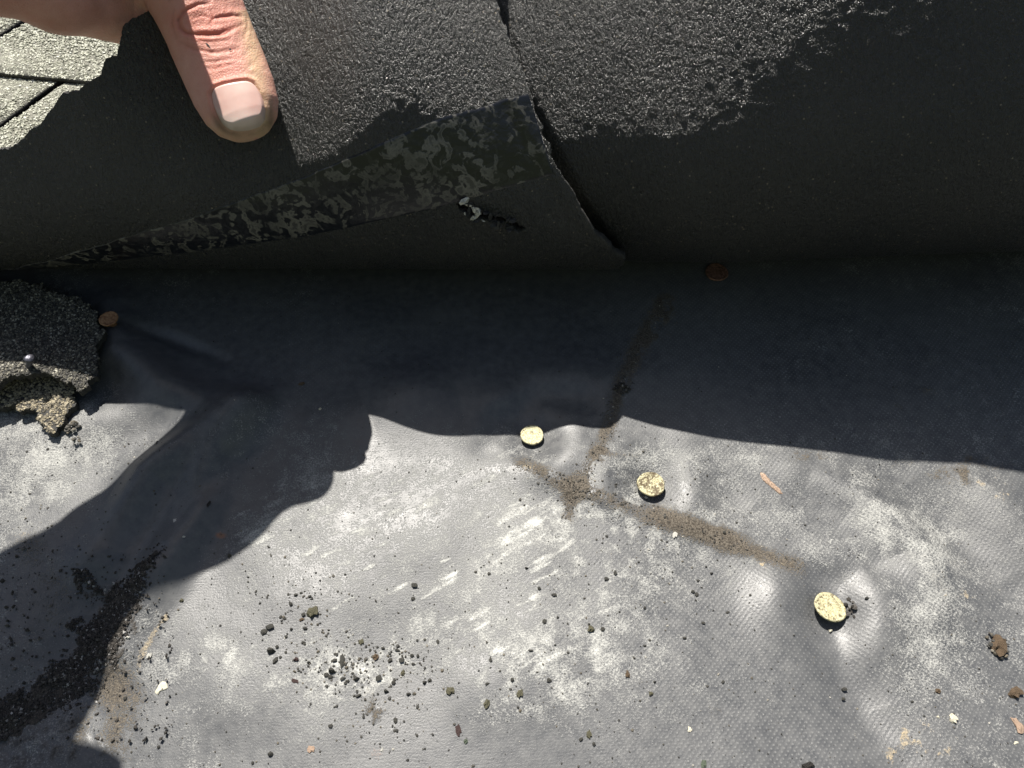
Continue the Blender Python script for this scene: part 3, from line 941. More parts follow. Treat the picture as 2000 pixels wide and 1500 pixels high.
# ---------------------------------------------------------------- nails
def lathe(prof, n=28, seed=0, wob=0.0):
    r = np.random.RandomState(seed)
    ang = np.linspace(0, 2 * np.pi, n, endpoint=False)
    V = []; F = []
    w = 1 + wob * np.sin(ang * 2 + r.rand() * 6) + wob * 0.7 * np.sin(ang * 3 + r.rand() * 6) + wob * 0.4 * np.sin(ang * 7 + r.rand() * 6)
    for rad, z in prof:
        V += [(rad * w[k] * math.cos(ang[k]), rad * w[k] * math.sin(ang[k]), z) for k in range(n)]
    for i in range(len(prof) - 1):
        for k in range(n):
            F.append((i * n + k, i * n + (k + 1) % n, (i + 1) * n + (k + 1) % n, (i + 1) * n + k))
    V.append((0, 0, prof[0][1])); V.append((0, 0, prof[-1][1]))
    T = [(len(V) - 2, (k + 1) % n, k) for k in range(n)] + [(len(V) - 1, (len(prof) - 1) * n + k, (len(prof) - 1) * n + (k + 1) % n) for k in range(n)]
    return np.array(V), [np.array(F), np.array(T)]


def make_nail(px, py, rad, hh, mat, shank_mat, label, tilt, seed, group):
    base = at_z(px, py, 0.003)
    for _ in range(4):
        hz = float(mem_h(base[0], base[1]))
        base = at_z(px, py, hz + hh)
    hh = hz + hh
    root = thing('roofing_nail', label, 'nail', (base[0], base[1], hz - 0.001), group)
    root.rotation_euler = tilt
    h = hh - hz
    V, F = lathe([(rad * 0.6, h - 0.0008), (rad * 0.96, h - 0.0007), (rad, h - 0.0004), (rad * 0.99, h), (rad * 0.93, h + 0.00022), (rad * 0.88, h + 0.00016), (rad * 0.4, h + 0.00010), (rad * 0.08, h + 0.00012)], 44, seed, 0.022)
    obj('head', mesh_np('head', V, F, mat), root)
    V, F = lathe([(0.0015, -0.012), (0.0016, h * 0.3), (0.0016, h - 0.0009), (0.0024, h - 0.0006)], 16, seed, 0.0)
    obj('shank', mesh_np('shank', V, F, shank_mat), root)
    return root


GN = 'roofing nails in the membrane'
make_nail(1040, 846, 0.0047, 0.0046, M['gold1'], M['steel'], 'clean pale gold roofing nail at the shadow edge', (0.04, -0.04, 0), 1, GN)
make_nail(1271, 942, 0.0054, 0.0058, M['gold2'], M['steel'], 'grimy gold roofing nail, middle of the three in the sun', (0.05, 0.02, 0.5), 2, GN)
make_nail(1621, 1186, 0.0057, 0.0048, M['gold3'], M['steel'], 'large pale gold roofing nail tilted in a dimple beside a scrap of tar', (-0.06, 0.16, 0.3), 3, GN)
make_nail(1401, 528, 0.0055, 0.0022, M['rust_dark'], M['rust_dark'], 'dark rusted nail head deep under the right lifted shingle', (0.0, 0.0, 0.2), 4, GN)
make_nail(210, 617, 0.0040, 0.0060, M['rust'], M['rust'], 'rusty brown nail at the corner of the torn shingle', (0.10, 0.0, 0.2), 5, GN)
# thin bare nail standing up out of the torn shingle
nb = at_z(57, 722, 0.0135)
root = thing('bent_nail', 'thin dark nail standing upright in the torn shingle', 'nail', tuple(nb), GN)
root.rotation_euler = (0.05, 0.50, 0)
V, F = lathe([(0.0012, -0.010), (0.0013, 0.004), (0.0012, 0.0085)], 14, 3, 0.05)
obj('shank', mesh_np('shank', V, F, M['steel']), root)
V, F = lathe([(0.0012, 0.0083), (0.0019, 0.0086), (0.0020, 0.0094), (0.0014, 0.0100), (0.0003, 0.0101)], 14, 4, 0.06)
obj('head', mesh_np('head', V, F, M['steel']), root)

# ---------------------------------------------------------------- the hand
def smin(a, b, k):
    h = np.clip(0.5 + 0.5 * (b - a) / k, 0, 1)
    return b * (1 - h) + a * h - k * h * (1 - h)


def rcone(p, a, b, ra, rb):
    a = np.asarray(a); b = np.asarray(b)
    ba = b - a; l2 = ba @ ba
    t = np.clip(((p - a) @ ba) / l2, 0, 1)
    d = np.linalg.norm(p - a - t[:, None] * ba, axis=1)
    return d - (ra + (rb - ra) * t)


def unit(v):
    v = np.asarray(v, float)
    return v / np.linalg.norm(v)


# joints of the left hand: fingers behind the torn flap, thumb in front
T_TIP = at_d(473, 218, 0.2650)
T_IP = at_d(402, 48, 0.2680)
T_AX = unit(T_IP - T_TIP)
T_W = unit(np.cross(T_AX, unit(T_TIP - CP)))          # across the thumb
if T_W[0] < 0:
    T_W = -T_W
T_N = unit(np.cross(T_W, T_AX))
if T_N @ (CP - T_TIP) < 0:
    T_N = -T_N                                         # dorsal side, towards the camera
T_LEN = np.linalg.norm(T_IP - T_TIP)
def sunward(px, py, z):
    """the point at height z whose shadow falls on the given spot of the membrane"""
    return at_z(px, py) + TO_SUN * (z / TO_SUN[2])


T_MCP = at_d(238, -185, 0.2600)
SHADOW_BULGE = sunward(604, 928, 0.174)  # bulge added out of view to fill out the hand's shadow
T_CMC = sunward(425, 965, 0.188)
WRIST = sunward(30, 1240, 0.250)
ELBOW = np.array([-0.238, -0.030, 0.365])
I_TIP = at_d(264, 36, 0.2790)
I_DIP = at_d(108, -10, 0.2520)
I_PIP = at_d(-30, -66, 0.2360)
I_MCP = np.array([-0.1956, 0.2335, 0.190])
WEB_A = at_d(338, -28, 0.2730); WEB_B = at_d(150, -35, 0.2720)
STACK = 0.0205 * TO_SUN                                # the other fingers lie behind the index


TSC = 1.04


def thumb_sdf(p):
    q = p - T_TIP
    x = q @ T_W; n_ = q @ T_N; t = q @ T_AX
    L = T_LEN
    # half width / half thickness along the axis; t<0 is beyond the centre of the tip
    tk = TSC * np.array([-0.0090, -0.0075, -0.0045, 0.0, 0.007, 0.015, 0.022, 0.030, 0.042])
    wk = TSC * np.array([0.0022, 0.0070, 0.0103, 0.01245, 0.0136, 0.0139, 0.0141, 0.0142, 0.0142])
    hk = TSC * np.array([0.0020, 0.0062, 0.0082, 0.0093, 0.0098, 0.0101, 0.0106, 0.0110, 0.0112])
    w = np.interp(t, tk, wk); h = np.interp(t, tk, hk)
    e = (np.sqrt((x / w) ** 2 + (n_ / h) ** 2) - 1) * np.minimum(w, h)
    e = np.where(t < tk[0], np.maximum(e, tk[0] - t), e)
    e = np.where(t > tk[-1], np.maximum(e, t - tk[-1]), e)
    return e


def hand_sdf(p):
    th = thumb_sdf(p)
    th = smin(th, rcone(p, T_IP + T_AX * 0.004, T_MCP, 0.0118, 0.0135), 0.005)
    th = smin(th, rcone(p, T_MCP, T_CMC, 0.0135, 0.019), 0.008)
    th = smin(th, rcone(p, SHADOW_BULGE, T_CMC, 0.0078, 0.018), 0.008)
    th = smin(th, rcone(p, T_MCP, SHADOW_BULGE, 0.0115, 0.0078), 0.008)
    ix = smin(rcone(p, I_TIP, I_DIP, 0.0098, 0.0108), rcone(p, I_DIP, I_PIP, 0.0108, 0.0120), 0.005)
    ix = smin(ix, rcone(p, I_PIP, I_MCP, 0.0122, 0.0145), 0.006)
    f = smin(th, ix, 0.006)
    f = smin(f, rcone(p, T_IP * 0.35 + T_MCP * 0.65, I_PIP * 0.6 + I_MCP * 0.4, 0.0085, 0.0095), 0.010)   # the web
    f = smin(f, rcone(p, WEB_A, WEB_B, 0.0085, 0.0095), 0.008)
    for k, (dx, sc) in enumerate(((1, 1.0), (2, 0.95), (3, 0.85))):
        o_ = STACK * dx
        dn = unit(I_TIP - I_MCP)
        tip = I_TIP + o_ + dn * (0.004 if k == 0 else -0.004 * k) 
        dip = I_DIP + o_; pip = I_PIP + o_; mcp = I_MCP + STACK * 0.95 * dx
        g_ = smin(rcone(p, tip, dip, 0.0098 * sc, 0.0106 * sc), rcone(p, dip, pip, 0.0106 * sc, 0.0118 * sc), 0.005)
        g_ = smin(g_, rcone(p, pip, mcp, 0.0122 * sc, 0.0145 * sc), 0.006)
        f = smin(f, g_, 0.002)
        f = smin(f, rcone(p, mcp, WRIST + STACK * 0.35 * dx, 0.0150, 0.019), 0.010)
    f = smin(f, rcone(p, I_MCP, WRIST, 0.0165, 0.021), 0.012)
    f = smin(f, rcone(p, T_CMC, WRIST, 0.020, 0.022), 0.012)
    f = smin(f, rcone(p, T_MCP, I_MCP, 0.010, 0.012), 0.016)
    wd = unit(np.cross(ELBOW - WRIST, (0, 0, 1)))
    for sgn in (-1, 1):
        f = smin(f, rcone(p, WRIST + wd * sgn * 0.009, ELBOW + wd * sgn * 0.014, 0.0175, 0.036), 0.020)
    return f


CREASES = [([(346, 40), (358, 22), (388, 8), (408, 7)], 3.2, 0.00050), ([(414, 38), (430, 33), (455, 30), (472, 33)], 3.0, 0.00050),
           ([(348, 38), (351, 55), (364, 65), (385, 68), (410, 68), (430, 66), (450, 59), (472, 48)], 3.6, 0.00065),
           ([(352, 82), (380, 96), (410, 102), (432, 101), (468, 95)], 2.6, 0.00028), ([(392, 121), (420, 121), (452, 115)], 2.4, 0.00022),
           ([(400, 133), (430, 130), (462, 123)], 2.4, 0.00018), ([(411, 14), (416, 38), (410, 56)], 2.4, 0.00028),
           ([(340, 20), (336, 45), (345, 75)], 2.6, 0.00024), ([(480, 25), (484, 50), (478, 75)], 2.4, 0.00022), ([(372, 40), (395, 30), (410, 36)], 2.4, 0.00022),
           ([(375, 78), (410, 82), (450, 78)], 2.2, 0.00016), ([(330, 0), (350, -12), (400, -20), (450, -8)], 3.2, 0.00045)]
NAIL_PX = np.array([(413, 182), (420, 171), (440, 164), (462, 160), (482, 158), (495, 163), (506, 178), (514, 196), (518, 216), (517, 234), (506, 246), (486, 253), (464, 255), (446, 251), (434, 240), (425, 224), (417, 204)], float)


def build_hand():
    # rough start surface: voxel-remeshed cloud of balls, then pulled onto the smooth surface
    segs = [(T_TIP, T_IP, .0085, .0105), (T_IP, T_MCP, .011, .013), (T_MCP, T_CMC, .014, .018), (I_TIP, I_DIP, .0098, .0108), (I_DIP, I_PIP, .0108, .012), (I_PIP, I_MCP, .012, .0145),
            (I_MCP, WRIST, .017, .021), (T_CMC, WRIST, .02, .022), (WRIST, ELBOW, .023, .040), (T_MCP, I_MCP, .011, .012), (SHADOW_BULGE, T_CMC, .0095, .018), (T_MCP, SHADOW_BULGE, .012, .0095), (WEB_A, WEB_B, .0085, .0095), (T_IP * 0.35 + T_MCP * 0.65, I_PIP * 0.6 + I_MCP * 0.4, .0085, .0095)]
    # marching on a grid would need a library; a tetrahedral-free way: sample balls and remesh
    for dx, sc in ((1, 1.0), (2, 0.95), (3, 0.85)):
        o_ = STACK * dx
        k = dx - 1
        tip = I_TIP + o_ + unit(I_TIP - I_MCP) * (0.004 if k == 0 else -0.004 * k) 
        dip = I_DIP + o_; pip = I_PIP + o_; mcp = I_MCP + STACK * 0.95 * dx
        segs += [(tip, dip, .0098 * sc, .0106 * sc), (dip, pip, .0106 * sc, .0118 * sc), (pip, mcp, .012 * sc, .0145 * sc), (mcp, WRIST + STACK * 0.35 * dx, .015, .019)]
    bv, bf = ico(3)
    V = []; F = []; n0 = 0
    for a, b, ra, rb in segs:
        a = np.asarray(a); b = np.asarray(b)
        k = max(3, int(np.linalg.norm(b - a) / 0.003))
        for t in np.linspace(0, 1, k):
            V.append(bv * (ra + (rb - ra) * t) + a + (b - a) * t); F.append(bf + n0); n0 += len(bv)
    me = mesh_np('tmp', np.concatenate(V), np.concatenate(F), M['skin'])
    o = bpy.data.objects.new('tmp', me)
    COL.objects.link(o)
    md = o.modifiers.new('r', 'REMESH')
    md.mode = 'VOXEL'; md.voxel_size = 0.0016; md.use_smooth_shade = True
    dg = bpy.context.evaluated_depsgraph_get()
    me2 = bpy.data.meshes.new_from_object(o.evaluated_get(dg))
    bpy.data.objects.remove(o)
    bm = bmesh.new(); bm.from_mesh(me2)

    def project(iters):
        vs = np.array([v.co[:] for v in bm.verts])
        for _ in range(iters):
            f = hand_sdf(vs); e = 1e-4
            g = np.stack([hand_sdf(vs + d) - f for d in np.eye(3) * e], 1) / e
            g2 = np.maximum((g * g).sum(1), 0.2)
            vs = vs - np.clip(f / g2, -0.004, 0.004)[:, None] * g * 0.85
        for v, c in zip(bm.verts, vs):
            v.co = c
        return vs
    for _ in range(3):
        bmesh.ops.smooth_vert(bm, verts=bm.verts[:], factor=0.5, use_axis_x=True, use_axis_y=True, use_axis_z=True)
    vs = project(6)
    for lev in range(2):
        px, py = to_px(vs)
        dep = (vs - CP) @ FW
        vis = (px > 255) & (px < 560) & (py > -70) & (py < 300) & (dep < 0.286)
        es = [e for e in bm.edges if vis[e.verts[0].index] and vis[e.verts[1].index]]
        bmesh.ops.subdivide_edges(bm, edges=es, cuts=1, use_grid_fill=True)
        bmesh.ops.triangulate(bm, faces=[f for f in bm.faces if len(f.verts) > 4])
        bm.verts.index_update(); bm.verts.ensure_lookup_table()
        vs = project(3)
    # creases of the knuckle and the groove round the nail
    px, py = to_px(vs)
    e = 1e-4
    f0 = hand_sdf(vs)
    g = np.stack([hand_sdf(vs + d) - f0 for d in np.eye(3) * e], 1) / e
    g /= np.linalg.norm(g, axis=1)[:, None] + 1e-9
    front = ((vs - CP) @ FW < 0.2780) & (g @ FW < 0.25) & (px > 270)
    dsp = np.zeros(len(vs)); red = np.zeros(len(vs))
    for pts, w, dpt in CREASES:
        d, s = dist_poly(px, py, pts)
        d = d + 1.6 * fbm(px, py, 22, 2, 121)
        fade = np.sin(np.pi * np.clip(s, 0.04, 0.96)) ** 0.5
        dsp -= 0.8 * dpt * np.exp(-(d / (1.15 * w)) ** 2) * fade
        dsp += 0.30 * dpt * np.exp(-((abs(d) - 2.6 * w) / (1.6 * w)) ** 2) * fade
        red += 0.55 * np.exp(-(d / (w * 1.5)) ** 2) * fade * dpt / 0.0005
    cl = [tuple(q) for q in NAIL_PX] + [tuple(NAIL_PX[0])]
    dn, _ = dist_poly(px, py, cl)
    inn = inside(px, py, [tuple(q) for q in NAIL_PX])
    sd = np.where(inn, -dn, dn)
    tipside = sstep(225, 250, py)
    dsp -= 0.00085 * sstep(3, -4, sd)                                   # bed sunk below the nail plate
    dsp += 0.00055 * np.exp(-((sd - 6) / 5) ** 2) * (1 - tipside)         # fold of skin round it
    dsp += 0.00018 * np.exp(-(((px - 412) / 60) ** 2 + ((py - 38) / 30) ** 2))
    dsp += 0.00010 * fbm(px, py, 14, 3, 131) * (py < 140)
    vs2 = vs + g * np.where(front, dsp, 0)[:, None]
    for v, c in zip(bm.verts, vs2):
        v.co = c
    red += 0.55 * np.exp(-(((px - 405) / 75) ** 2 + ((py - 45) / 50) ** 2)) + 0.40 * np.exp(-(((px - 445) / 55) ** 2 + ((py - 135) / 32) ** 2))
    red += 0.35 * np.exp(-((sd - 4) / 7) ** 2) * (1 - tipside)
    yel_light = 0.8 * np.exp(-((px - (488 + 0.17 * (py - 60))) / 18) ** 2) * (py > 20) + 0.6 * sstep(225, 262, py)  # warm light painted along the right edge; yellower skin at the tip
    grime_shade = 1.0 * np.exp(-((sd - 7) / 8) ** 2) * sstep(200, 240, py) + 0.6 * np.exp(-((px - 528) / 7) ** 2) * sstep(170, 200, py)
    for pts, w, dpt in CREASES:
        d, sq = dist_poly(px, py, pts)
        grime_shade = grime_shade + 0.45 * np.exp(-(d / (w * 0.8)) ** 2) * dpt / 0.0005
    grime_shade = np.where(front, grime_shade, 0)
    rear_shade = (px < 262)
    grime_shade = grime_shade + np.where(rear_shade, 0.55 + 0.5 * fbm(vs[:, 0], vs[:, 1], 0.02, 3, 133), 0)  # shade on the fingers behind, browned into the skin colour
    me = bpy.data.meshes.new('body')
    bm.to_mesh(me); bm.free()
    me.materials.clear(); me.materials.append(M['skin'])
    me.polygons.foreach_set('use_smooth', np.ones(len(me.polygons), bool))
    add_attr(me, 'red', np.clip(np.where(front, red, 0.1), 0, 1)); add_attr(me, 'yellow', np.clip(np.where(front, yel_light, 0), 0, 1)); add_attr(me, 'grime_shade', np.clip(grime_shade, 0, 1))
    body = obj('person', me)
    tag(body, 'bare hand and forearm, thumb pressing the torn edge of the lifted shingle', 'hand')
    # unseen cuffed cloth tube, added to widen the forearm's cast shadow
    ax_ = unit(ELBOW - WRIST); e1 = unit(np.cross(ax_, (0, 0, 1))); e2 = np.cross(ax_, e1)
    L_ = np.linalg.norm(ELBOW - WRIST)
    nt_, na2 = 60, 64
    tt_ = np.linspace(0.028, L_ * 1.02, nt_); an = np.linspace(0, 2 * np.pi, na2, endpoint=False)
    tt_[0] = tt_[1]
    V2 = []
    for i, t in enumerate(tt_):
        rr_ = 0.0455 + 0.014 * i / nt_ - (0.006 if i == 0 else 0) + (0.0015 if 1 <= i <= 4 else 0)
        rr_ = rr_ + 0.0018 * np.sin(an * 3 + t * 90) * min(1, i / 8) + 0.0014 * fbm(an, an * 0 + t * 20, 0.9, 2, 151)
        V2.append(WRIST + ax_ * t + rr_[:, None] * (np.cos(an)[:, None] * e1 + np.sin(an)[:, None] * e2))
    F2 = [(i * na2 + k, i * na2 + (k + 1) % na2, (i + 1) * na2 + (k + 1) % na2, (i + 1) * na2 + k) for i in range(nt_ - 1) for k in range(na2)]
    obj('shadow_sleeve', mesh_np('shadow_sleeve', np.concatenate(V2), np.array(F2), M['cloth']), body)
    # the nail plate
    c = NAIL_PX.mean(0)
    nr, na_ = 16, 96
    t_ = np.linspace(0, 1, len(cl)); ta = np.linspace(0, 1, na_, endpoint=False)
    oc = np.stack([np.interp(ta, t_, np.array(cl)[:, 0]), np.interp(ta, t_, np.array(cl)[:, 1])], 1)
    for _ in range(4):
        oc = (np.roll(oc, 1, 0) + oc * 2 + np.roll(oc, -1, 0)) / 4
    rad = np.linspace(0.02, 1.03, nr)
    Q = c[None, None] + (oc[None] - c) * rad[:, None, None]
    qx, qy = Q[..., 0].ravel(), Q[..., 1].ravel()
    rr = ray(qx, qy)
    d = np.full(len(qx), 0.20)
    for _ in range(60):
        p = CP + rr * d[:, None]
        d = d + np.clip(thumb_sdf(p), -0.01, 0.01) / np.linalg.norm(rr, axis=1) * 0.7
    p = CP + rr * d[:, None]
    # flatter lengthwise than the skin, lifted a little; rim turned in
    q = p - T_TIP
    xl = q @ T_W; nl = q @ T_N
    flat = TSC * 0.0101 * np.sqrt(np.maximum(1 - (xl / (TSC * 0.0152)) ** 2, 0.05))
    nn = np.maximum(nl, flat * 0.75 + nl * 0.25)
    rim = np.repeat(rad > 0.99, na_)
    p = p + T_N * np.where(rim, -0.0009, nn - nl + 0.00018)[:, None]
    F = []
    for i in range(nr - 1):
        for k in range(na_):
            F.append((i * na_ + k, i * na_ + (k + 1) % na_, (i + 1) * na_ + (k + 1) % na_, (i + 1) * na_ + k))
    p = np.concatenate([p, [p[:na_].mean(0)]])
    T3 = [(len(p) - 1, (k + 1) % na_, k) for k in range(na_)]
    me = mesh_np('thumbnail', p, [np.array(F), np.array(T3)], M['nail'])
    ax, ay = to_px(p)
    dn2, _ = dist_poly(ax, ay, cl)
    add_attr(me, 'pale', np.clip(0.8 * sstep(205, 250, ay) + 0.5 * np.exp(-(((ax - 470) / 30) ** 2 + ((ay - 168) / 12) ** 2)), 0, 1))
    add_attr(me, 'edge', np.clip(1.0 * np.exp(-(dn2 / 4.5) ** 2) * sstep(205, 240, ay), 0, 1))
    obj('thumbnail', me, body)
    # black fleck of tar on the nail
    pts = np.array([(446, 240), (452, 243), (455, 240), (459, 242), (457, 247), (459, 252), (454, 250), (449, 247)], float)
    rr = ray(pts[:, 0], pts[:, 1]); d = np.full(len(pts), 0.2)
    for _ in range(60):
        q = CP + rr * d[:, None]
        d = d + np.clip(thumb_sdf(q), -0.01, 0.01) / np.linalg.norm(rr, axis=1) * 0.7
    q = CP + rr * d[:, None] + T_N * 0.0005
    v = np.concatenate([q, [q.mean(0) + T_N * 0.0003]])
    tag(obj('tar_fleck', mesh_np('tar_fleck', v, np.array([(i, (i + 1) % 8, 8) for i in range(8)]), M['tar'])), 'tiny black fleck of tar stuck on the thumbnail', 'fleck')
    for fp, lb in (([(402, 84), (406, 86), (410, 91), (412, 96), (407, 92), (403, 88)], 'thin black tar fleck below the knuckle creases'), ([(447, 96), (451, 95), (453, 98), (449, 99)], 'tiny black tar dot right below the knuckle')):
        fp = np.array(fp, float); k = len(fp)
        rr = ray(fp[:, 0], fp[:, 1]); d = np.full(k, 0.2)
        for _ in range(60):
            q = CP + rr * d[:, None]
            d = d + np.clip(hand_sdf(q), -0.01, 0.01) / np.linalg.norm(rr, axis=1) * 0.7
        q = CP + rr * d[:, None] + T_N * 0.00025
        v = np.concatenate([q, [q.mean(0) + T_N * 0.0002]])
        tag(obj('tar_fleck', mesh_np('tar_fleck', v, np.array([(i, (i + 1) % k, k) for i in range(k)]), M['tar'])), lb, 'fleck')
    return body


build_hand()

# ---------------------------------------------------------------- loose bits on the membrane
ROCKS = {}


def rock_mesh(mat, k):
    key = (mat, k)
    if key not in ROCKS:
        v, f = ico(1 if mat == 'stone_dark' else 2, 200 + k, 0.34 if mat == 'stone_dark' else 0.42)
        r_ = np.random.RandomState(300 + k)
        v = v @ np.linalg.qr(r_.randn(3, 3))[0] * (0.7 + 0.6 * r_.rand(3))
        ROCKS[key] = mesh_np('granule', v, f, M[mat], smooth=False)
    return ROCKS[key]


rg = np.random.RandomState(41)


def bit(name, px, py, wpx, hpx, mat, label, cat, group=None, rot=None, sub=0, flat=0.6):
    p = at_z(px, py, 0.001)
    hz = float(mem_h(p[0], p[1]))
    p = at_z(px, py, hz)
    sc = np.linalg.norm(p - CP) / FPX
    o = obj(name, rock_mesh(mat, sub))
    rx, ry = 0.86 * wpx * sc / 2, 0.86 * hpx * sc / 2 / 0.85
    rz = flat * min(rx, ry)
    o.scale = (rx, ry, rz)
    o.location = (p[0], p[1], hz + rz * 0.55)
    o.rotation_euler = (0, 0, rg.rand() * 0.8 - 0.4 if rot is None else rot)
    return tag(o, label, cat, group)


z5 = lambda x, y: (450 + x / 5, 1150 + y / 5)
z8 = lambda x, y: (650 + x / 2.857, 975 + y / 2.857)
z7 = lambda x, y: (x / 2.857, 975 + y / 2.857)
z9 = lambda x, y: (1300 + x / 2.857, 975 + y / 2.857)
dark = [(z5(390, 370), 15, 10), (z5(325, 420), 13, 10), (z5(395, 605), 19, 15), (z5(455, 565), 9, 8), (z5(440, 700), 9, 18), (z5(590, 155), 11, 11), (z5(715, 250), 8, 7), (z5(730, 390), 14, 9),
        (z5(595, 395), 7, 8), (z5(710, 525), 8, 6), (z5(545, 465), 6, 5), (z5(765, 720), 9, 7), (z5(1040, 640), 7, 9), (z5(1090, 700), 10, 23), (z5(1020, 700), 9, 11), (z5(990, 800), 17, 14),
        (z5(935, 840), 10, 8), (z5(975, 860), 9, 9), (z5(1095, 880), 10, 8), (z5(1230, 880), 13, 11), (z5(1150, 905), 8, 8), (z5(1125, 920), 6, 5), (z5(1490, 585), 11, 8), (z5(1560, 700), 9, 12),
        (z5(1675, 695), 10, 10), (z5(1770, 650), 11, 8), (z5(1830, 660), 9, 11), (z5(1630, 600), 10, 7), (z5(1710, 665), 6, 8), (z5(1785, 735), 8, 6), (z5(1450, 870), 11, 11), (z5(1590, 915), 11, 10),
        (z5(1520, 1000), 12, 9), (z5(1895, 915), 10, 10), (z5(1950, 890), 7, 9), (z5(1735, 1030), 9, 8), (z5(1300, 1250), 7, 8), (z5(1610, 1285), 8, 10), (z5(985, 1335), 9, 6), (z5(1435, 570), 5, 6),
        (z5(1365, 600), 5, 6), (z5(860, 810), 6, 5), (z5(1250, 1045), 12, 8), (z5(640, 60), 8, 8), (z5(775, 75), 7, 8), (z5(690, 40), 7, 4), (z5(490, 275), 6, 6), (z5(530, 290), 6, 7), (z5(665, 800), 8, 4),
        (z8(457, 480), 12, 9), (z8(447, 555), 9, 7), (z8(1150, 497), 10, 8), (z8(1235, 533), 11, 6), (z8(1505, 725), 9, 8), (z8(1525, 445), 9, 10), (z8(1575, 410), 7, 9), (z8(1740, 608), 8, 10),
        (z8(1180, 682), 9, 9), (z8(1255, 660), 6, 8), (z8(1105, 845), 10, 6), (z8(1000, 1010), 11, 13), (z8(1205, 1010), 9, 11), (z8(1795, 1020), 7, 6), (z8(1385, 1340), 8, 9), (z8(1455, 1365), 9, 9),
        (z8(860, 1030), 8, 6), (z8(540, 1010), 8, 8), (z8(425, 1088), 8, 7), (z8(1080, 385), 9, 6), (z8(585, 795), 6, 8), (z8(880, 895), 6, 8), (z8(1240, 815), 7, 5),
        (z7(1280, 315), 9, 11), (z7(1510, 1425), 15, 12), (z7(885, 1385), 8, 10), (z7(1410, 1470), 7, 7), (z7(1500, 268), 5, 4), (z7(1385, 435), 5, 4), (z7(700, 1110), 6, 6), (z7(1845, 1265), 8, 6),
        (z9(325, 185), 9, 8), (z9(150, 515), 11, 8), (z9(172, 532), 8, 8), (z9(180, 455), 6, 6), (z9(105, 775), 8, 7), (z9(255, 415), 8, 6), (z9(225, 378), 6, 6), (z9(1120, 555), 13, 8),
        (z9(995, 1060), 11, 6), (z9(990, 1115), 7, 7), (z9(320, 1020), 7, 8), (z9(1148, 940), 7, 4), (z9(210, 690), 7, 5), (z9(345, 632), 9, 4), (z9(1375, 1130), 6, 5)]
ORD = 'first second third fourth fifth sixth seventh eighth ninth tenth eleventh twelfth thirteenth fourteenth fifteenth sixteenth seventeenth eighteenth nineteenth twentieth'.split()


def where(px, py):
    if px > 1560:
        return 'near the large tilted nail'
    if px > 1280:
        return 'in the area left of the large tilted nail'
    if px < 480:
        return 'right of the slanting fold at lower left'
    if px < 612 and py < 1300:
        return 'in the cluster left of the white crusted patch'
    if px < 706 and py < 1350:
        return 'on the white crusted patch'
    if px < 860 and 1255 < py < 1375:
        return 'in the row right of the white crusted patch'
    if py > 1375:
        return 'on the dull strip along the bottom'
    if px > 1000:
        return 'between the middle and the brown seam'
    return 'among the pale diagonal scuffs'


